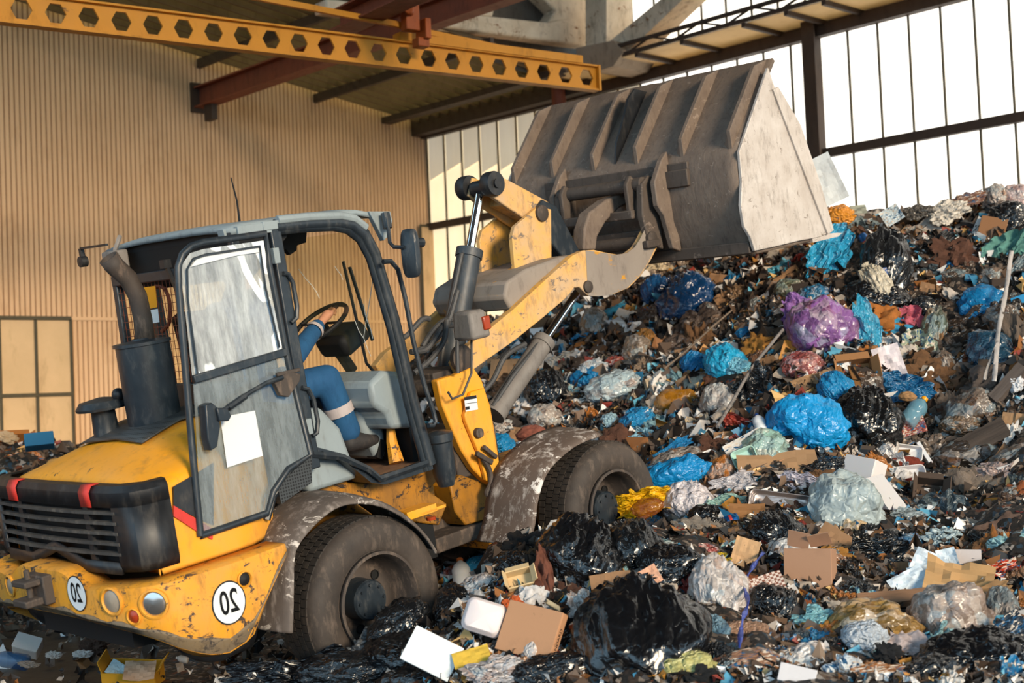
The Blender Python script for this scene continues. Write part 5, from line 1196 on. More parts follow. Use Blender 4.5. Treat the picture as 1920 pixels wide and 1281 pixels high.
# --- top of the heap and the bucket lip
I('film', 'film', '2aa6d8', 1553, 482, 62, 115, -28, 'bright cyan plastic bag torn open and hanging from the bucket lip', 'plastic bag', name='plastic_bag', face=.8, T=.12, lift=.22)
I('lump', 'film', 'e0922a', 1570, 408, 48, 40, 10, 'orange yellow plastic bag caught at the tip of the bucket', 'plastic bag', name='plastic_bag', lift=.12)
I('paper', 'paper', 'dfe6ea', 1540, 342, 62, 82, 25, 'white printed sheet sticking up behind the bucket side plate', 'paper', face=.9, depth=12.6, T=.1, lift=0)
I('paper', 'paper', '9aa093', 1588, 397, 62, 26, -8, 'curved grey green sheet lying behind the bucket tip', 'plastic sheet', name='plastic_sheet', T=.12, lift=.12, face=.3)
can(1624, 460, 18, 44, 18, '2c5f9e', 'blue and silver drink can with red print below the crest', lift=.15)
I('bag', 'bag', '16181b', 1662, 500, 80, 125, -12, 'shiny black tied bag hanging below the crest beside the drink can', 'rubbish bag', lift=.2)
I('bag', 'film', 'cfc6b2', 1645, 530, 46, 72, 28, 'small cream tied bag resting on the black bag under the crest', 'rubbish bag', lift=.3)
I('paper', 'print', '2d5ea8', 1650, 518, 26, 24, 10, 'blue and white carton piece beside the small cream bag', 'carton', name='carton_piece', lift=.32, face=.8)
I('lump', 'clear', '8a5c9e', 1538, 622, 100, 110, 25, 'purple see-through bag full of food waste', 'plastic bag', name='plastic_bag', lift=.2)
I('film', 'film', '9468b4', 1500, 590, 60, 80, 35, 'torn purple bag neck spread over the purple bag', 'plastic film', lift=.25)
I('lump', 'clear', '9c4a4a', 1507, 688, 66, 50, 0, 'reddish see-through bag under the purple bag', 'plastic bag', name='plastic_bag', lift=.2)
I('film', 'film', '2f9cc4', 1617, 625, 52, 118, 8, 'limp turquoise bag hanging right of the purple bag', 'plastic bag', name='plastic_bag', face=.8, T=.1, lift=.2)
I('scrap', 'cloth', 'd0687c', 1715, 598, 40, 50, 40, 'pink rag between brown bags on the upper slope', 'rag', name='cloth_rag', lift=.15)
I('film', 'print', '8f9a88', 1722, 650, 52, 66, 20, 'greenish white printed sachet under the pink rag', 'packet', name='plastic_packet', lift=.15)
I('paper', 'paper', 'd9cfd4', 1668, 682, 44, 60, 15, 'white carton board standing right of the turquoise bag', 'carton', name='carton_piece', face=.8, lift=.2)
open_box(1602, 700, 62, 44, 5, .12, '9c6f45', 'small open cardboard box with torn flaps under the turquoise bag', lift=.08)
I('lump', 'clear', 'b7a9a0', 1868, 366, 38, 44, 5, 'dusty see-through bag standing highest on the crest', 'plastic bag', name='plastic_bag', lift=.1)
I('lump', 'clear', 'c3a6a4', 1908, 372, 56, 46, 0, 'pinkish see-through bag at the right end of the crest', 'plastic bag', name='plastic_bag', lift=.1)
I('bag', 'bag', '121416', 1893, 412, 66, 60, 30, 'black bag just below the pinkish bag on the crest', 'rubbish bag', lift=.15)
I('crumple', 'print', '7a5644', 1815, 374, 62, 28, 5, 'brown printed wrapper bundle on top of the crest', 'packet', name='plastic_packet', lift=.12)
I('paper', 'print', 'e2dcd6', 1861, 390, 34, 20, -15, 'white carton with coloured print on the crest', 'carton', name='carton_piece', lift=.2, face=.8)
closed_box(1862, 432, 46, 40, -20, .12, '8a6242', 'brown cardboard box under the crest by the black bag', lift=.1)
I('lump', 'bag', 'c9ac2a', 1710, 418, 30, 26, 0, 'small yellow bag near the crest', 'rubbish bag', lift=.12)
I('crumple', 'film', 'd8d0c4', 1776, 396, 72, 44, 10, 'large dusty white plastic wad on the crest', 'plastic film', lift=.15, var=2)
I('crumple', 'bag', '4a453f', 1722, 397, 52, 28, 5, 'dark grey crumpled bag on the crest left of the white wad', 'rubbish bag', lift=.12)
I('paper', 'print', 'b9c8d0', 1672, 404, 32, 28, 30, 'white wrapper with blue stripes on the crest', 'packet', name='plastic_packet', lift=.15, face=.8)
I('scrap', 'film', '1f95c2', 1680, 462, 52, 22, 10, 'flat bright blue scrap in the saddle below the crest', 'plastic scrap', lift=.1)
I('film', 'bag', '1b1a1b', 1752, 462, 36, 80, -45, 'long charcoal film strip running down from the crest', 'plastic film', lift=.15)
I('cloth', 'cloth', '5d948c', 1888, 468, 92, 60, 30, 'faded turquoise netting over the right end of the slope', 'netting', name='netting_rag', lift=.2)
ribbon([(1897, 470), (1890, 520), (1882, 570), (1872, 620), (1868, 670), (1864, 715)], 8, 'b9b4b2', 'long grey white strap hanging down the slope from the turquoise netting')
ribbon([(1872, 640), (1862, 665), (1852, 690), (1846, 712)], 6, 'aaa6a4', 'short end of strap branching off the long grey strap')
I('lump', 'clear', '4c5a50', 1752, 622, 44, 92, -15, 'dark green see-through bag beside the pink rag', 'plastic bag', name='plastic_bag', lift=.12)
I('lump', 'clear', '66725e', 1480, 545, 50, 38, -10, 'small greenish see-through pouch below the bucket', 'plastic bag', name='plastic_bag', lift=.12)
I('scrap', 'film', '4ea6c4', 1466, 514, 50, 42, 10, 'pale blue crumpled wrapper under the bucket edge', 'plastic scrap', lift=.12)
closed_box(1911, 565, 26, 16, 10, .05, '2a8ac0', 'small cyan packet at the right edge of the slope', name='small_carton', cat='carton', lift=.2)
I('lump', 'clear', '5d4c42', 1882, 602, 62, 56, 20, 'brown see-through bag left of the small cyan packet', 'plastic bag', name='plastic_bag', lift=.1)
# --- middle slope
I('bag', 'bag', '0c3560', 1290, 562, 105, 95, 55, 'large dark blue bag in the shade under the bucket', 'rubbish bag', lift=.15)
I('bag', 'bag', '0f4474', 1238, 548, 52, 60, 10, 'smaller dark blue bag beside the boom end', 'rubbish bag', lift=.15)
I('rag', 'film', 'cdb693', 1240, 505, 62, 54, -20, 'sunlit cream crumpled bag just behind the boom end', 'plastic bag', name='plastic_bag', lift=.1)
I('lump', 'clear', '7d6a58', 1118, 612, 48, 62, 0, 'brown see-through bag right of the boom cylinder', 'plastic bag', name='plastic_bag', lift=.12)
bottle(1160, 584, 26, 52, -65, '3a8fb0', None, 'crushed light blue bottle lying behind the boom cylinder')
I('lump', 'bag', '9a6a32', 1213, 642, 36, 46, 0, 'orange brown paper bag on the slope below the crushed bottle', 'paper bag', name='paper_bag', lift=.12)
I('bag', 'film', '1fa3d4', 1360, 688, 62, 78, 25, 'bright cyan knotted bag on the middle slope', 'rubbish bag', lift=.2)
I('lump', 'film', '7cc4e0', 1385, 690, 40, 34, 0, 'pale blue bundle tucked against the bright cyan bag', 'plastic bag', name='plastic_bag', lift=.25)
I('bag', 'bag', '1170a8', 1302, 686, 46, 44, -30, 'small blue tied bag left of the bright cyan bag', 'rubbish bag', lift=.12)
I('lump', 'clear', 'a9bcc4', 1152, 726, 96, 58, 10, 'white and blue see-through bag above the front wheel', 'plastic bag', name='plastic_bag', lift=.2)
bottle(1312, 722, 34, 56, -75, '5d7078', '9aa4a8', 'grey plastic jar with a ring neck on the middle slope', name='plastic_jar', cat='jar')
I('bag', 'bag', BLK, 1026, 735, 68, 74, 10, 'black bag beside the lift cylinder', 'rubbish bag', lift=.15)
I('scrap', 'film', 'c9c2b8', 1055, 680, 52, 36, 20, 'crumpled white film above the black bag by the lift cylinder', 'plastic film', lift=.12)
I('lump', 'clear', 'a39a94', 1020, 785, 52, 48, 0, 'dusty clear bag above the front fender', 'plastic bag', name='plastic_bag', lift=.15)
I('lump', 'pet', 'b0761e', 1270, 757, 72, 48, -8, 'amber plastic bag with brown liquid on the middle slope', 'plastic bag', name='plastic_bag', lift=.15)
I('lump', 'clear', 'b4b0ae', 1352, 757, 60, 68, 5, 'round milky see-through bag right of the amber bag', 'plastic bag', name='plastic_bag', lift=.18)
I('bag', 'film', '1b86bf', 1195, 790, 66, 46, 30, 'blue bag spread open above the front tyre', 'rubbish bag', lift=.15)
I('lump', 'film', 'a9cfe0', 1144, 790, 32, 30, 0, 'small pale blue knotted bag by the fender', 'plastic bag', name='plastic_bag', lift=.15)
stick([(1345, 800), (1372, 755), (1410, 690), (1450, 640), (1468, 618)], 3.2, '8d8784', 'long grey stick leaning across the middle of the heap', lift=.5)
stick([(1245, 692), (1290, 655), (1330, 618), (1372, 582)], 1.8, '7d6e60', 'thin brown stick on the slope under the bucket', lift=.4)
I('film', 'bag', '101317', 1425, 742, 90, 95, 20, 'wrinkled black film left of the big blue bag', 'plastic film', lift=.15, T=.3)
bottle(1424, 795, 22, 40, 12, 'd8dde2', '1d3f7a', 'small white bottle with dark blue cap beside the big blue bag', mk='foam', lift=.25)
I('lump', 'bag', '0f86c4', 1514, 798, 118, 96, -12, 'big smooth bright blue bag in the middle of the heap', 'rubbish bag', T=.42, lift=.2, var=1)
I('bag', 'bag', '090a0c', 1632, 792, 102, 112, -10, 'big shiny black bag right of the big blue bag', 'rubbish bag', lift=.2)
I('film', 'bag', '0e5580', 1684, 728, 105, 58, -8, 'teal blue bag laid over the top of the big black bag', 'plastic bag', name='plastic_bag', lift=.22, T=.2)
I('bag', 'bag', '1276aa', 1568, 732, 52, 64, 30, 'blue sack wedged above the big blue bag', 'rubbish bag', lift=.15)
I('crumple', 'organic', 'c89a1c', 1555, 715, 28, 20, 0, 'yellow foam lump beside the blue sack', 'foam lump', name='foam_lump', lift=.2)
for i, (a, c, t) in enumerate((((1570, 690), (1592, 735), 'left'), ((1640, 650), (1636, 715), 'upright'), ((1596, 690), (1612, 735), 'broken'))):
    plank(a, c, 12, .03, '9a6b3c', ('slim leaning wood strip beside the blue sack', 'upright wood strip beside the white carton board', 'short broken wood strip under the open cardboard box')[i], name='wood_strip', cat='wood strip', lift=.2)
I('lump', 'organic', 'b58a5c', 1703, 744, 26, 16, 0, 'bread roll lying on the teal blue bag', 'bread roll', name='bread_roll', lift=.32, T=.07)
bottle(1716, 772, 34, 62, -40, '6f9fb4', 'e8960c', 'clear bottle with orange cap right of the big black bag', lift=.25)
I('paper', 'print', '8f4436', 1712, 800, 40, 26, 15, 'red and blue snack packet under the orange capped bottle', 'packet', name='plastic_packet', lift=.22, face=.8)
plank((1695, 815), (1765, 785), 24, .03, '57514e', 'grey board lying below the orange capped bottle')
tray(1700, 848, 56, 28, -10, 'd9d4d4', 'white tray flap above the red food waste', name='foam_tray', lift=.2)
I('lump', 'organic', '7e2f1c', 1697, 870, 52, 24, 0, 'red brown food waste inside the broken white tray', 'food waste', name='food_lump', lift=.15, T=.1)
tray(1706, 893, 58, 40, 5, 'cfc9ca', 'broken white plastic tray below the red food waste', lift=.2)
plank((1720, 828), (1745, 868), 7, .02, 'd8d8da', 'thin white stick beside the broken white tray', name='plastic_stick', cat='stick', mk='foam', lift=.25)
o = closed_box(1620, 885, 62, 46, -28, .16, 'd5cfcf', 'white foam box lid at the dark hollow', name='foam_box', cat='box', mk='foam', lift=.3, face=.7)[0]; o.matrix_world = o.matrix_world @ Matrix.Rotation(-.6, 4, 'Y') @ Matrix.Rotation(.25, 4, 'X')
o = closed_box(1650, 938, 44, 76, 32, .16, 'c4c0c2', 'tall white foam box leaning below the foam lid', name='foam_box', cat='box', mk='foam', lift=.2, face=.6)[0]; o.matrix_world = o.matrix_world @ Matrix.Rotation(.5, 4, 'Y')
plank((1606, 925), (1672, 1000), 20, .05, '4a3a30', 'dark wooden plank along the foam box', lift=.1)
I('lump', 'film', 'aab8ba', 1588, 962, 118, 118, -25, 'large pale milky bag left of the foam box', 'rubbish bag', lift=.15, T=.5)
plank((1800, 845), (1890, 800), 42, .05, '5a4c42', 'rough broken board jutting from the dark slope', lift=.2)
I('lump', 'clear', '54463c', 1822, 775, 90, 70, 25, 'brown dusty bag above the rough broken board', 'plastic bag', name='plastic_bag', lift=.15)
I('lump', 'clear', '6d553c', 1800, 798, 60, 34, -8, 'yellow brown bag tucked under the brown dusty bag', 'plastic bag', name='plastic_bag', lift=.22)
plank((1862, 752), (1918, 690), 22, .08, '5f5550', 'grey round log leaning at the right edge of the heap', name='wooden_log', cat='log', lift=.2)
I('rag', 'cloth', '5f544e', 1850, 725, 90, 60, 30, 'grey brown cloth bundle beside the round log', 'cloth', lift=.1)
I('rag', 'film', 'a5908a', 1866, 895, 62, 54, 5, 'dirty white knotted bag alone in the dark hollow', 'rubbish bag', name='refuse_bag', lift=.15)
plank((1826, 942), (1870, 938), 9, .02, 'b27a2c', 'short orange wood strip under the dirty white bag', name='wood_strip', cat='wood strip', lift=.2)
I('crumple', 'paper', 'cfd0d4', 1905, 720, 26, 30, 0, 'white paper wad at the right edge below the log', 'paper', lift=.15)
# --- right of the front wheel
I('bag', 'bag', '0e79b4', 1262, 905, 128, 66, 12, 'wide blue bag right of the front tyre', 'rubbish bag', lift=.15, T=.35)
I('film', 'bag', 'd9a714', 1206, 944, 96, 56, 10, 'yellow plastic bag torn open in front of the front tyre', 'plastic bag', name='plastic_bag', lift=.55, T=.25, face=.7)
I('lump', 'pet', '8a4a16', 1215, 952, 48, 28, 10, 'orange brown pouch on the torn yellow bag', 'packet', name='food_pouch', lift=.72)
I('bag', 'film', 'd5cdd0', 1294, 946, 80, 74, 0, 'white bag beside the torn yellow bag', 'rubbish bag', lift=.2)
I('film', 'film', '9fc4b8', 1345, 950, 100, 36, 8, 'pale green plastic sheet beside the white bag', 'plastic sheet', name='plastic_sheet', lift=.2)
I('paper', 'card', '8a6038', 1400, 962, 58, 34, -10, 'brown cardboard piece on the pale green sheet', 'cardboard', name='cardboard_sheet', lift=.24)
can(1370, 978, 24, 30, -70, '1d5a9c', 'blue drink can lying under the brown cardboard piece', lift=.2)
tray(1462, 946, 112, 46, -12, 'a3948e', 'large grey foil container with creased rim', name='foil_container', cat='container', lift=.2, mk='metal', T=.04)
I('paper', 'print', 'c9c6c2', 1398, 838, 66, 36, 28, 'printed paper stained red and yellow above the pale green bag', 'paper', lift=.22, face=.8)
I('lump', 'clear', '8db0a4', 1440, 848, 78, 70, -25, 'pale green see-through bag left of the big blue bag', 'plastic bag', name='plastic_bag', lift=.12)
tray(1396, 858, 44, 36, 20, 'a8ccc0', 'pale green tub beside the pale green bag', name='plastic_tub', cat='tub', lift=.25)
I('lump', 'clear', '776e68', 1272, 868, 90, 48, 5, 'see-through bag of dark waste above the wide blue bag', 'plastic bag', name='plastic_bag', lift=.12)
I('film', 'bag', '1c78b0', 1258, 846, 92, 24, 28, 'twisted blue strip above the front tyre', 'plastic film', lift=.2)
I('film', 'film', '7fb0c8', 1205, 830, 50, 50, -10, 'light blue thin bag touching the top of the front tyre', 'plastic bag', name='plastic_bag', lift=.15)
I('film', 'film', 'c9c4c8', 1375, 908, 90, 36, 5, 'long white torn film above the white bag', 'plastic film', lift=.2)
I('scrap', 'film', 'b9b6c6', 1500, 905, 66, 40, -20, 'lilac white film right of the long torn film', 'plastic film', lift=.15)
# --- foreground
I('bag', 'bag', BLK, 1092, 1048, 130, 140, -15, 'large black bag with streaky folds in front of the front tyre', 'rubbish bag', lift=.2, var=0)
I('bag', 'bag', '0d0f12', 1188, 1035, 86, 110, 20, 'narrow black bag with a white strap leaning on the large black bag', 'rubbish bag', lift=.2, var=3)
I('bag', 'bag', '0a2a44', 1222, 1000, 80, 56, -40, 'dark blue bag behind the narrow black bag', 'rubbish bag', lift=.15)
I('bag', 'bag', BLK, 1262, 1070, 108, 84, 0, 'black bag above the biggest black bag', 'rubbish bag', lift=.2, var=4)
I('bag', 'bag', BLK, 1216, 1205, 200, 225, 8, 'biggest black bag in the foreground with radiating folds', 'rubbish bag', lift=.25, var=2, T=.42)
I('bag', 'bag', '0c0e11', 1085, 1190, 120, 130, -40, 'black bag under the flat brown cardboard box', 'rubbish bag', lift=.0, var=5)
I('bag', 'bag', BLK, 1452, 1008, 84, 92, 25, 'black bag below the grey foil container', 'rubbish bag', lift=.18, var=1)
I('bag', 'bag', BLK, 1448, 1138, 82, 74, -30, 'black bag holding the checked paper', 'rubbish bag', lift=.12, var=3)
I('film', 'bag', '0a0b0d', 1645, 1052, 120, 80, 10, 'black film spread right of the upright cardboard box', 'plastic film', lift=.12, T=.2)
I('bag', 'bag', BLK, 1830, 1240, 190, 110, 20, 'wide shiny black bag at the bottom right of the heap', 'rubbish bag', lift=.12, var=0)
I('film', 'bag', '0b0d12', 560, 1268, 280, 76, 6, 'wide black film on the floor in front of the rear tyre', 'plastic film', T=.25, lift=.0, var=2, depth=7.8)
I('bag', 'bag', BLK, 820, 1275, 190, 70, 8, 'black bag under the white board in front of the rear wheel', 'rubbish bag', lift=.02, var=4, depth=7.5)
I('bag', 'bag', '0e1013', 745, 1178, 110, 78, 70, 'slack black bag leaning on the rear wheel hub', 'rubbish bag', lift=0, var=1, depth=7.95)
I('bag', 'bag', BLK, 850, 1152, 120, 66, -70, 'long black bag between the rear wheel and the foam clamshell', 'rubbish bag', lift=0, var=5, depth=8.0)
I('bag', 'bag', BLK, 868, 1200, 130, 70, -60, 'twisted black bag behind the white board', 'rubbish bag', lift=0, var=3, depth=7.8)
I('film', 'film', '5a5e62', 690, 1215, 90, 70, 50, 'clear grey film hanging over the lower rim of the rear wheel', 'plastic film', lift=0, depth=7.85)
I('bag', 'bag', '0d1014', 640, 1262, 150, 70, -5, 'flat black bag at the foot of the rear tyre', 'rubbish bag', lift=0, depth=7.75)
I('bag', 'bag', BLK, 770, 1240, 150, 90, -20, 'black bag directly below the rear wheel hub', 'rubbish bag', lift=0, depth=7.7, var=2)
I('bag', 'bag', BLK, 1040, 1258, 130, 56, 15, 'black bag at the bottom edge under the flat pizza box', 'rubbish bag', lift=.1, var=4)
I('bag', 'bag', '0c0e12', 1612, 1118, 70, 46, -20, 'small black tied bag left of the end of the long plank', 'rubbish bag', lift=.12, var=0)
I('bag', 'bag', BLK, 1735, 1262, 90, 50, 30, 'black bag squeezed left of the wide shiny black bag', 'rubbish bag', lift=.12, var=3)
I('bag', 'bag', BLK, 1330, 975, 70, 50, -20, 'black bag in the gap under the pale green sheet', 'rubbish bag', lift=.1, var=1)
I('bag', 'bag', '0d0f13', 1545, 880, 90, 46, 10, 'long black bag below the big blue bag', 'rubbish bag', lift=.12, var=5)
I('bag', 'bag', BLK, 1650, 560, 96, 60, -15, 'black bag bulging under the small cream bag', 'rubbish bag', lift=.15, var=2)
o, W, H, T = closed_box(997, 1186, 112, 92, -23, .06, 'b48663', 'flat brown pizza box with dark stains in the foreground', name='flat_cardboard_box', lift=.28, face=.75)
o.matrix_world = o.matrix_world @ Matrix.Rotation(-.42, 4, 'Y') @ Matrix.Rotation(.12, 4, 'X')
vs, fs = font_mesh('STANDARD', .036, False)
part('print', m_inkk, lambda b: b.add([(W/2-.0+.001+.0*v.x, v.x*.9-H*.12, v.y*.9+.0) for v in vs], fs), o)
tray(908, 1158, 74, 60, -18, 'dccfd0', 'closed white foam clamshell beside the pizza box', T=.05, name='foam_clamshell', cat='food container', lift=.34, face=.85, clam=True)
closed_box(810, 1226, 96, 66, -28, .012, 'dfe6e8', 'flat white board in the foreground below the rear wheel', name='white_board', cat='board', mk='paper', lift=.0, face=.8, depth=7.25)
I('paper', 'card', 'c9a53a', 884, 1232, 60, 30, 20, 'yellow cardboard piece with black cable beside the white board', 'cardboard', name='cardboard_sheet', lift=.2)
I('crumple', 'clear', 'b8b4b6', 930, 1262, 100, 56, 5, 'silvery see-through bag at the bottom below the yellow cardboard', 'plastic bag', name='plastic_bag', lift=.15)
I('crumple', 'organic', 'd2602a', 960, 1140, 44, 40, 0, 'orange net of fruit between clamshell and pizza box', 'fruit net', name='fruit_net', lift=.22)
I('lump', 'clear', 'a8a3a3', 900, 1106, 72, 50, 15, 'greyish see-through bag above the foam clamshell', 'plastic bag', name='plastic_bag', lift=.2)
bottle(866, 1080, 34, 66, 10, 'cdd4dc', 'c87038', 'milky jug with orange cap above the see-through bag', name='plastic_jug', cat='jug', mk='foam', lift=.2)
I('lump', 'bag', '1d80b4', 903, 1064, 62, 38, 10, 'small bright blue bag behind the milky jug', 'rubbish bag', lift=.15)
I('film', 'film', '9d8e68', 898, 1022, 90, 34, 40, 'long yellowish film between the two wheels', 'plastic film', lift=.1)
I('bag', 'bag', BLK, 965, 1062, 66, 50, 0, 'small matt black bag under the front fender', 'rubbish bag', lift=.1)
open_box(975, 1088, 46, 32, 15, .07, 'cdb286', 'small cream carton tray between the black bags', name='carton_tray', cat='carton', lift=.22)
I('crumple', 'clear', 'b9b6b4', 1095, 1140, 56, 66, 0, 'crumpled clear bag between the large and biggest black bags', 'plastic bag', name='plastic_bag', lift=.28)
I('scrap', 'organic', '7d4a38', 1018, 1080, 30, 110, 10, 'brown red torn strip along the large black bag', 'plastic film', lift=.25)
plank((1024, 1128), (1048, 1142), 9, .015, 'cdbb98', 'small wooden spatula beside the pizza box', name='wooden_spatula', cat='spatula', lift=.3)
I('paper', 'paper', 'cf9a7c', 1212, 1085, 44, 30, 30, 'salmon paper scrap on the biggest black bag', 'paper', lift=.42, face=.8)
o, W, H, T = closed_box(1520, 1082, 84, 100, -3, .2, 'a07a60', 'upright brown cardboard box with loose top flaps in the right foreground', lift=.15, face=.8)
o.matrix_world = o.matrix_world @ Matrix.Rotation(.22, 4, 'X') @ Matrix.Rotation(-.2, 4, 'Y')
for sx, a in ((-1, .5), (1, .9)): part('flap', M_item('card', 'a07a60', 0), lambda b: b.box((sx*W*.22, H/2+.05, T*.2), (W*.46, .10, .006), Euler((a, 0, sx*.2)).to_matrix()), o)
I('lump', 'clear', 'c9c0bc', 1354, 1108, 84, 125, 5, 'tall see-through bag with yellow wrappers in the centre foreground', 'plastic bag', name='plastic_bag', lift=.25, var=2)
I('scrap', 'film', 'd8b41c', 1345, 1050, 40, 22, 30, 'bright yellow wrapper on top of the tall see-through bag', 'packet', name='plastic_packet', lift=.42)
I('paper', 'check', 'b09080', 1432, 1112, 74, 56, 18, 'checked brown and white paper on a black bag', 'paper', lift=.3, face=.7)
ribbon([(1432, 1035), (1410, 1065), (1396, 1095), (1402, 1130), (1392, 1165), (1386, 1215)], 9, '3a4fa8', 'violet blue ribbon trailing beside the tall see-through bag', name='plastic_ribbon', cat='ribbon', lift=.42, twist=1.3)
I('lump', 'bag', '8a6a54', 1390, 1190, 100, 44, -5, 'brown paper bag under the violet ribbon', 'paper bag', name='paper_bag', lift=.12)
I('lump', 'film', '6a8ea4', 1338, 1180, 54, 46, 0, 'small blue grey see-through bag beside the biggest black bag', 'plastic bag', name='plastic_bag', lift=.2)
I('paper', 'card', 'd6b070', 1313, 1215, 40, 28, 40, 'orange white carton scrap at the foot of the biggest black bag', 'carton', name='carton_piece', lift=.2)
I('bag', 'film', 'bdb877', 1288, 1255, 96, 60, 10, 'pale yellow bag at the bottom beside the biggest black bag', 'rubbish bag', lift=.12)
I('crumple', 'bag', '101215', 1350, 1228, 46, 50, 0, 'small black tied bag right of the pale yellow bag', 'rubbish bag', lift=.15)
I('lump', 'print', '8a6650', 1415, 1245, 100, 50, 8, 'brown paper sack with red print at the bottom', 'paper bag', name='paper_bag', lift=.12)
plank((1468, 1222), (1610, 1250), 30, .06, '7d6148', 'weathered plank at the bottom right of the brown paper sack')
closed_box(1495, 1268, 66, 34, -20, .02, 'c9c6c8', 'white board under the weathered plank', name='white_board', cat='board', mk='paper', lift=.2, face=.7)
I('rag', 'film', '6ea7b4', 1528, 1168, 84, 50, 8, 'crumpled teal wrapping below the upright cardboard box', 'plastic film', lift=.15)
I('lump', 'bag', '23323c', 1500, 1200, 60, 40, 0, 'dark blue grey bag under the teal wrapping', 'rubbish bag', lift=.1)
I('lump', 'clear', '9c7a44', 1640, 1186, 150, 92, 0, 'big yellow brown see-through bag in the right foreground', 'rubbish bag', lift=.1, T=.4)
I('lump', 'film', 'b9c2cc', 1618, 1196, 66, 52, 10, 'small milky bag lying on the big yellow brown bag', 'rubbish bag', lift=.35)
I('cloth', 'cloth', 'c9b8b6', 1700, 1208, 86, 50, -25, 'torn white cloth beside the big yellow brown bag', 'cloth', lift=.3)
I('rag', 'cloth', '121317', 1664, 1228, 46, 44, 0, 'black cloth beneath the torn white cloth', 'cloth', lift=.3)
I('crumple', 'print', '8a5a34', 1640, 1262, 110, 40, 0, 'orange brown mixed wrappers under the black cloth', 'packet', name='plastic_packet', lift=.15)
I('lump', 'clear', '9a8a80', 1786, 1166, 122, 96, 0, 'large round see-through bag under the brown paper cone', 'rubbish bag', lift=.25, T=.45)
plank((1608, 1130), (1782, 1115), 27, .06, '86644a', 'long brown plank across the right foreground', lift=.25)
I('paper', 'card', 'b08a5c', 1798, 1092, 104, 72, -25, 'creased brown paper folded like a cone on the long plank', 'cardboard', name='cardboard_sheet', lift=.35, T=.3)
I('film', 'card', '8a6a46', 1850, 1112, 96, 30, 8, 'rolled brown cardboard beside the paper cone', 'cardboard', name='cardboard_sheet', lift=.3)
for i, (x, y, w_, h_, r_, l_) in enumerate(((1745, 1082, 66, 44, 10, 'white printed paper on top of the paper pile by the long plank'), (1705, 1092, 60, 38, 30, 'folded white paper at the left of the paper pile'), (1735, 1062, 44, 52, -30, 'white envelope standing in the paper pile'), (1778, 1052, 30, 40, 10, 'narrow white sheet between envelope and white board'))):
    I('paper', 'paper', 'c9d6e0', x, y, w_, h_, r_, l_, 'paper', lift=.25+.03*i, face=.7, T=.12)
closed_box(1815, 1052, 46, 40, -5, .02, 'bdb3b0', 'square off-white board behind the paper cone', name='white_board', cat='board', mk='paper', lift=.2, face=.8)
I('rag', 'film', 'a9bcc2', 1768, 1012, 54, 46, 10, 'pale crumpled bag above the paper pile', 'plastic bag', name='plastic_bag', lift=.2)
I('film', 'print', 'a8371c', 1870, 1068, 70, 28, 15, 'orange red packet right of the paper cone', 'packet', name='plastic_packet', lift=.3, T=.1)
I('cloth', 'cloth', '6b5448', 1880, 1000, 96, 60, 5, 'brown cloth strip bundle in the lower right slope', 'cloth', lift=.2)
I('scrap', 'film', '7c2a24', 1900, 975, 50, 20, 10, 'dark red plastic strip on the brown cloth bundle', 'plastic scrap', lift=.3)
I('lump', 'clear', '5a5e60', 1880, 1150, 60, 90, -20, 'grey see-through bag at the right edge beside the round bag', 'plastic bag', name='plastic_bag', lift=.1)
I('paper', 'print', '1d2834', 1895, 1185, 60, 50, 35, 'black packet with white and red print at the right edge', 'packet', name='plastic_packet', lift=.3, face=.8)
I('lump', 'film', '6d7c82', 1560, 1040, 20, 20, 0, 'tiny clear cup beside the upright cardboard box', 'cup', name='plastic_cup', lift=.2)
I('film', 'film', '8c9aa0', 1690, 975, 70, 44, 15, 'clear grey film below the tall foam box', 'plastic film', lift=.12)
bottle(1785, 950, 26, 56, -60, '6c7478', 'a9aeb2', 'grey clear bottle lying in the dark hollow', lift=.15)
open_box(1742, 935, 46, 70, -15, .1, '4c3d33', 'dark brown cardboard flap standing in the dark hollow', lift=.1)
I('rag', 'cloth', '8d8378', 1305, 1000, 84, 60, -15, 'dusty grey fibre bundle above the tall see-through bag', 'fibre bundle', name='cloth_bundle', lift=.15)
I('paper', 'card', 'b8936c', 1395, 1045, 40, 62, -20, 'tan cardboard strip behind the tall see-through bag', 'cardboard', name='cardboard_sheet', lift=.25, face=.8)
I('lump', 'bag', '0f74a8', 938, 838, 44, 44, 0, 'blue bag squeezed between front frame and front fender', 'rubbish bag', depth=11.2)
I('crumple', 'clear', 'b3aba4', 930, 802, 58, 36, 10, 'dusty clear film above the blue bag by the front frame', 'plastic film', depth=11.4)
I('lump', 'organic', '9a5a4a', 1000, 815, 50, 30, 0, 'reddish rag above the inner edge of the front fender', 'rag', name='cloth_rag', depth=11.6)
bottle(828, 1050, 22, 42, 0, '6aa4c0', None, 'small crushed blue bottle just behind the rear fender', lift=.1)
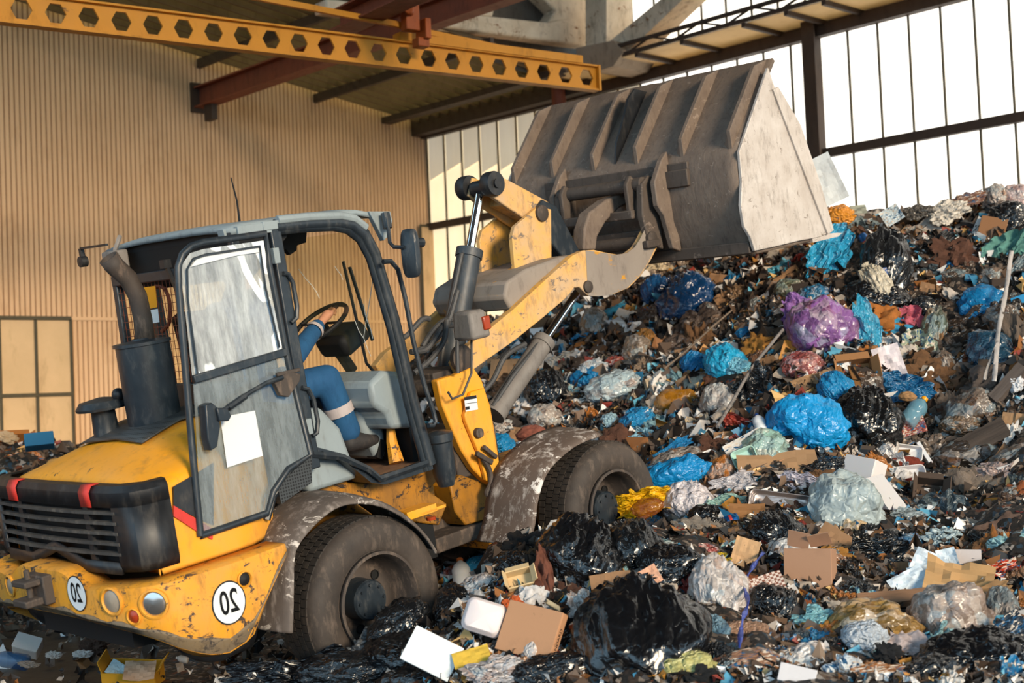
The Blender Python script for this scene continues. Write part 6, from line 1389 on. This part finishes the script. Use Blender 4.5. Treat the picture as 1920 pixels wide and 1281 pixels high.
# --- small heap and floor litter behind and below the machine
open_box(28, 838, 52, 34, 15, .2, 'a8682c', 'orange brown carton on the far heap behind the hood', lift=.12)
closed_box(74, 828, 50, 24, 12, .15, '2a6d92', 'blue carton on the far heap behind the hood', lift=.15, name='small_carton', cat='carton')
I('crumple', 'paper', 'b99a74', 14, 820, 36, 20, 0, 'tan paper wad on top of the far heap', 'paper', lift=.15)
I('scrap', 'print', 'b2692c', 50, 858, 60, 24, 0, 'orange printed wrapper at the foot of the far heap', 'packet', name='plastic_packet', lift=.12)
o = open_box(250, 1268, 96, 50, -12, .14, 'd8991c', 'yellow cardboard box with raised flaps in the bottom foreground', lift=.1, face=.3, depth=9.3)
I('paper', 'paper', 'b9cdd2', 222, 1258, 26, 36, 60, 'pale blue paper standing in the yellow cardboard box', 'paper', depth=9.2, face=.8)
I('paper', 'card', 'c9a080', 262, 1258, 50, 40, 10, 'pink brown cardboard flap lying over the yellow box', 'cardboard', name='cardboard_sheet', depth=9.1, lift=.06)
closed_box(52, 1212, 46, 30, -15, .10, 'b9b2ac', 'white foam block on the dark floor below the counterweight', name='foam_block', cat='foam block', mk='foam', depth=9.6, lift=0)
bottle(20, 1238, 30, 64, 80, '1f4a74', None, 'dark blue bottle lying on the floor at the left', depth=9.3, lift=0)
I('crumple', 'paper', 'aaa39c', 101, 1228, 28, 16, 0, 'grey white scrap beside the white foam block', 'paper', depth=9.4, lift=0)
I('crumple', 'paper', 'b4aea8', 155, 1226, 34, 16, 5, 'larger white scrap on the dark floor under the counterweight', 'paper', depth=9.4, lift=0)
I('crumple', 'film', '8d8780', 54, 1246, 34, 14, 5, 'dull crumpled film in front of the white foam block', 'plastic film', depth=9.1, lift=0)
bottle(342, 1236, 13, 22, 80, 'a9a39c', 'c9c4be', 'tiny white bottle on the dark floor in front of the counterweight', depth=9.2, mk='foam', lift=0)
I('crumple', 'cloth', '4a3326', 175, 1212, 44, 40, 0, 'brown rag hanging in the dark under the counterweight', 'rag', name='cloth_rag', depth=9.8, lift=0)

# --- many smaller pieces all over the slope, each an object of its own
def zone(px, py):
    if py < 470 and px > 1560: return 'on the crest of the heap'
    if px > 1560 and py < 720: return 'on the upper slope below the crest'
    if px > 1700 and py < 1000: return 'in the dark hollow of the heap'
    if px > 1500 and py < 1000: return 'around the big blue and black bags'
    if py < 640: return 'in the shade under the raised bucket'
    if py < 820: return 'on the slope between boom and big blue bag'
    if px < 1050: return 'on the litter between the two wheels'
    if py < 1000: return 'on the slope right of the front tyre'
    if px < 1400: return 'among the foreground black bags'
    return 'in the right foreground of the heap'
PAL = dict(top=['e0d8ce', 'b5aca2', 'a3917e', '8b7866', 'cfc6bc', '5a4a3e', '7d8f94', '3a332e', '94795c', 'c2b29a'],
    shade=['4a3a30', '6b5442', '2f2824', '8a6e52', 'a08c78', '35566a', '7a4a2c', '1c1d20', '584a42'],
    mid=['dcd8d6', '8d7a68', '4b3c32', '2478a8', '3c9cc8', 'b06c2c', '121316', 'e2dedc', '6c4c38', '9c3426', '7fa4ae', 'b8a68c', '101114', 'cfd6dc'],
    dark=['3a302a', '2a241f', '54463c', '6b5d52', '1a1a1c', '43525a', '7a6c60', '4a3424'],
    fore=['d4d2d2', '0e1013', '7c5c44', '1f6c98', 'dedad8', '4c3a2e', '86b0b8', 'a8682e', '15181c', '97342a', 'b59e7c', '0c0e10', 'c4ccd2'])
CN = {}
def cname(h):
    r, g, b_ = [int(h[i:i+2], 16) for i in (0, 2, 4)]; mx, mn = max(r, g, b_), min(r, g, b_)
    if mx < 50: return 'black'
    if mx-mn < 24: return 'dark grey' if mx < 100 else ('grey' if mx < 165 else 'dusty white')
    if b_ >= mx-4: return 'teal grey' if mx-mn < 50 else 'blue'
    if g > r: return 'greenish'
    if r > 140 and g < 80: return 'red'
    if r > 150 and mx-mn > 85: return 'orange'
    return 'dark brown' if mx < 110 else ('brown' if mx < 160 else 'beige')
def in_hero(x, y, k=.8): return any(((x-a)/(w_*k+1))**2+((y-b_)/(h_*k+1))**2 < 1 for a, b_, w_, h_ in HERO)
rnd2 = random.Random(5); placed = []; tries = 0; N_SMALL = 620
cand = []
while len(cand) < 5200:
    x, y = rnd2.uniform(830, 1919), rnd2.uniform(380, 1280)
    cand.append((x, y))
hh = hits([c[0] for c in cand], [c[1] for c in cand])
KW = [('crumple', 'film', 5), ('scrap', 'film', 8), ('film', 'film', 5), ('crumple', 'paper', 3), ('paper', 'paper', 2), ('paper', 'card', 4), ('lump', 'clear', 4), ('bag', 'bag', 2), ('rag', 'cloth', 5), ('crumple', 'organic', 4), ('scrap', 'print', 3), ('cloth', 'cloth', 3)]
KWL = [k for k in KW for _ in range(k[2])]
WORD = {('crumple', 'film'): ('crumpled plastic wad', 'plastic wad', 'plastic_wad'), ('scrap', 'film'): ('torn plastic scrap', 'plastic scrap', 'plastic_scrap'), ('film', 'film'): ('loose piece of plastic film', 'plastic film', 'plastic_film'),
    ('crumple', 'paper'): ('crumpled paper ball', 'paper', 'paper_wad'), ('paper', 'paper'): ('bent sheet of paper', 'paper', 'paper_sheet'), ('paper', 'card'): ('piece of cardboard', 'cardboard', 'cardboard_sheet'), ('lump', 'clear'): ('small see-through bag', 'plastic bag', 'plastic_bag'),
    ('bag', 'bag'): ('small tied bag', 'rubbish bag', 'refuse_bag'), ('rag', 'cloth'): ('matted rag bundle', 'rag', 'cloth_bundle'), ('crumple', 'organic'): ('lump of food waste', 'food waste', 'food_lump'), ('scrap', 'print'): ('printed wrapper', 'packet', 'plastic_wrapper'), ('cloth', 'cloth'): ('dirty rag', 'rag', 'cloth_rag')}
for (x, y), h4 in zip(cand, hh):
    if len(placed) >= N_SMALL: break
    if math.isnan(h4[3]) or h4[2] < .12: continue
    if x < 1240 and y < 1020 and h4[3] < 11.9 and (Vector(h4[:3])-LO).dot(LX) < 3.2 and abs((Vector(h4[:3])-LO).dot(LY)) < 1.15 and (Vector(h4[:3])-LO).dot(LZ) < 1.0: continue
    if in_hero(x, y, .78): continue
    if any((x-a)**2+(y-b_)**2 < (13 if h4[3] > 10 else 17)**2 for a, b_ in placed[-400:]): continue
    placed.append((x, y)); big = rnd2.random() < .22; s_ = rnd2.uniform(.30, .50) if big else rnd2.uniform(.13, .28)
    
    if big and in_hero(x, y, 1.3): big = False; s_ = rnd2.uniform(.1, .2)
    wpx = s_/h4[3]*FPX; hpx = wpx*rnd2.uniform(.5, 1)
    kind, mk, _ = rnd2.choice(KWL)
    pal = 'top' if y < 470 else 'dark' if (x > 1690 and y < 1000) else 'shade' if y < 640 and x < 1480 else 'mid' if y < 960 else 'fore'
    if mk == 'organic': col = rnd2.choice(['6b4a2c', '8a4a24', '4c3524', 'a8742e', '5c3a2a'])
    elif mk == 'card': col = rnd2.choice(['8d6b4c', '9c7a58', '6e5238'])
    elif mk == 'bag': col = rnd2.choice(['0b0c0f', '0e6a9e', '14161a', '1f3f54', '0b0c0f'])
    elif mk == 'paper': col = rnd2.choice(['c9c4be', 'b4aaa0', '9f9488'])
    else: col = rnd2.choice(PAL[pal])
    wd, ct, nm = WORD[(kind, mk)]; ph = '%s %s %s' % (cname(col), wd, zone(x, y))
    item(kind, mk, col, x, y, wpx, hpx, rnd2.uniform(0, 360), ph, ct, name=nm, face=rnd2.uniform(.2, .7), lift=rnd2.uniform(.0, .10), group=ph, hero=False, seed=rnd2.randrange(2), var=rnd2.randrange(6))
# --- loose crumbs of litter nobody could count: one mesh, every bit with its own colour
def litter():
    rs = np.random.RandomState(3); n = 26000
    px = rs.uniform(800, 1930, n); py = rs.uniform(360, 1290, n); h = hits(px[:n//2], py[:n//2]); h2 = hits(px[n//2:], py[n//2:]); h = np.concatenate([h, h2])
    # and some spread evenly over the ground plan, also where the camera does not look
    m = 9000; wx = rs.uniform(-6.5, 9, m); wy = rs.uniform(5.5, 17, m); wz = Hs(wx, wy, SM)
    P = np.concatenate([h[:, :3], np.stack([wx, wy, wz], 1)]); ok = ~np.isnan(P[:, 0]); P = P[ok]; P = P[P[:, 2] > .06]
    # patches of floor litter by the rear of the machine
    k = 500; fx = rs.uniform(-5.5, -.5, k); fy = rs.uniform(6.5, 13, k); P = np.concatenate([P, np.stack([fx, fy, np.maximum(Hs(fx, fy), 0)+.01], 1)])
    lo = (P-np.array(LO))@np.stack([np.array(LX), np.array(LY), np.array(LZ)], 1); inside = (lo[:, 0] > -1.7) & (lo[:, 0] < 3.0) & (np.abs(lo[:, 1]) < 1.0) & (lo[:, 2] > -.3); P = P[~inside]
    n = len(P); g = np.array([(i, j) for i in range(3) for j in range(3)], float)-1
    L = rs.uniform(.015, .06, n)*np.where(rs.rand(n) < .12, 1.7, 1)*np.clip((P[:, 1]/10.5)**1.3, .4, 1.1); asp = rs.uniform(.3, 1, n)
    A = rs.randn(n, 3); A /= np.linalg.norm(A, axis=1)[:, None]; B = rs.randn(n, 3); B -= A*(A*B).sum(1)[:, None]; B /= np.linalg.norm(B, axis=1)[:, None]; Cn = np.cross(A, B)
    z = rs.randn(n, 9)*.5
    V = P[:, None]+(A[:, None]*g[None, :, :1]+B[:, None]*g[None, :, 1:]*asp[:, None, None])*L[:, None, None]+Cn[:, None]*(z*L[:, None])[..., None]; V[..., 2] += .035
    f0 = np.array([(0, 1, 4, 3), (1, 2, 5, 4), (3, 4, 7, 6), (4, 5, 8, 7)]); Fs = (f0[None]+9*np.arange(n)[:, None, None]).reshape(-1, 4)
    me = bpy.data.meshes.new('loose_litter'); me.from_pydata(V.reshape(-1, 3).tolist(), [], Fs.tolist())
    pal = np.array([lin(c) for c in ['cfcac6', '9a8f84', 'e8e6e4', '6b5442', '4a382b', '2c2420', '8a5a30', 'a8742e', '2a6f94', '5aa0bc', '1a1a1c', '7c2f24', '54463c', 'c9a46a', '3d332c', '6e5a48']]); w_ = np.array([10, 6, 7, 9, 12, 15, 5, 3, 4, 3, 14, 2, 10, 2, 14, 7.]); ci = rs.choice(len(pal), n, p=w_/w_.sum())
    ca = me.color_attributes.new('tint', 'FLOAT_COLOR', 'POINT'); ca.data.foreach_set('color', np.repeat(pal[ci], 9, 0).ravel())
    k_ = NT('litter'); at_ = k_.n('ShaderNodeAttribute'); at_.attribute_name = 'tint'; k_.set(k_.b, 'Base Color', at_.outputs[0]); k_.b.inputs['Roughness'].default_value = .55
    me.materials.append(k_.m); o = bpy.data.objects.new('loose_litter', me); COL.objects.link(o)
    tag(o, 'tiny scraps of paper, plastic, leaves and peel scattered over the heap', 'litter', kind='stuff')
litter()
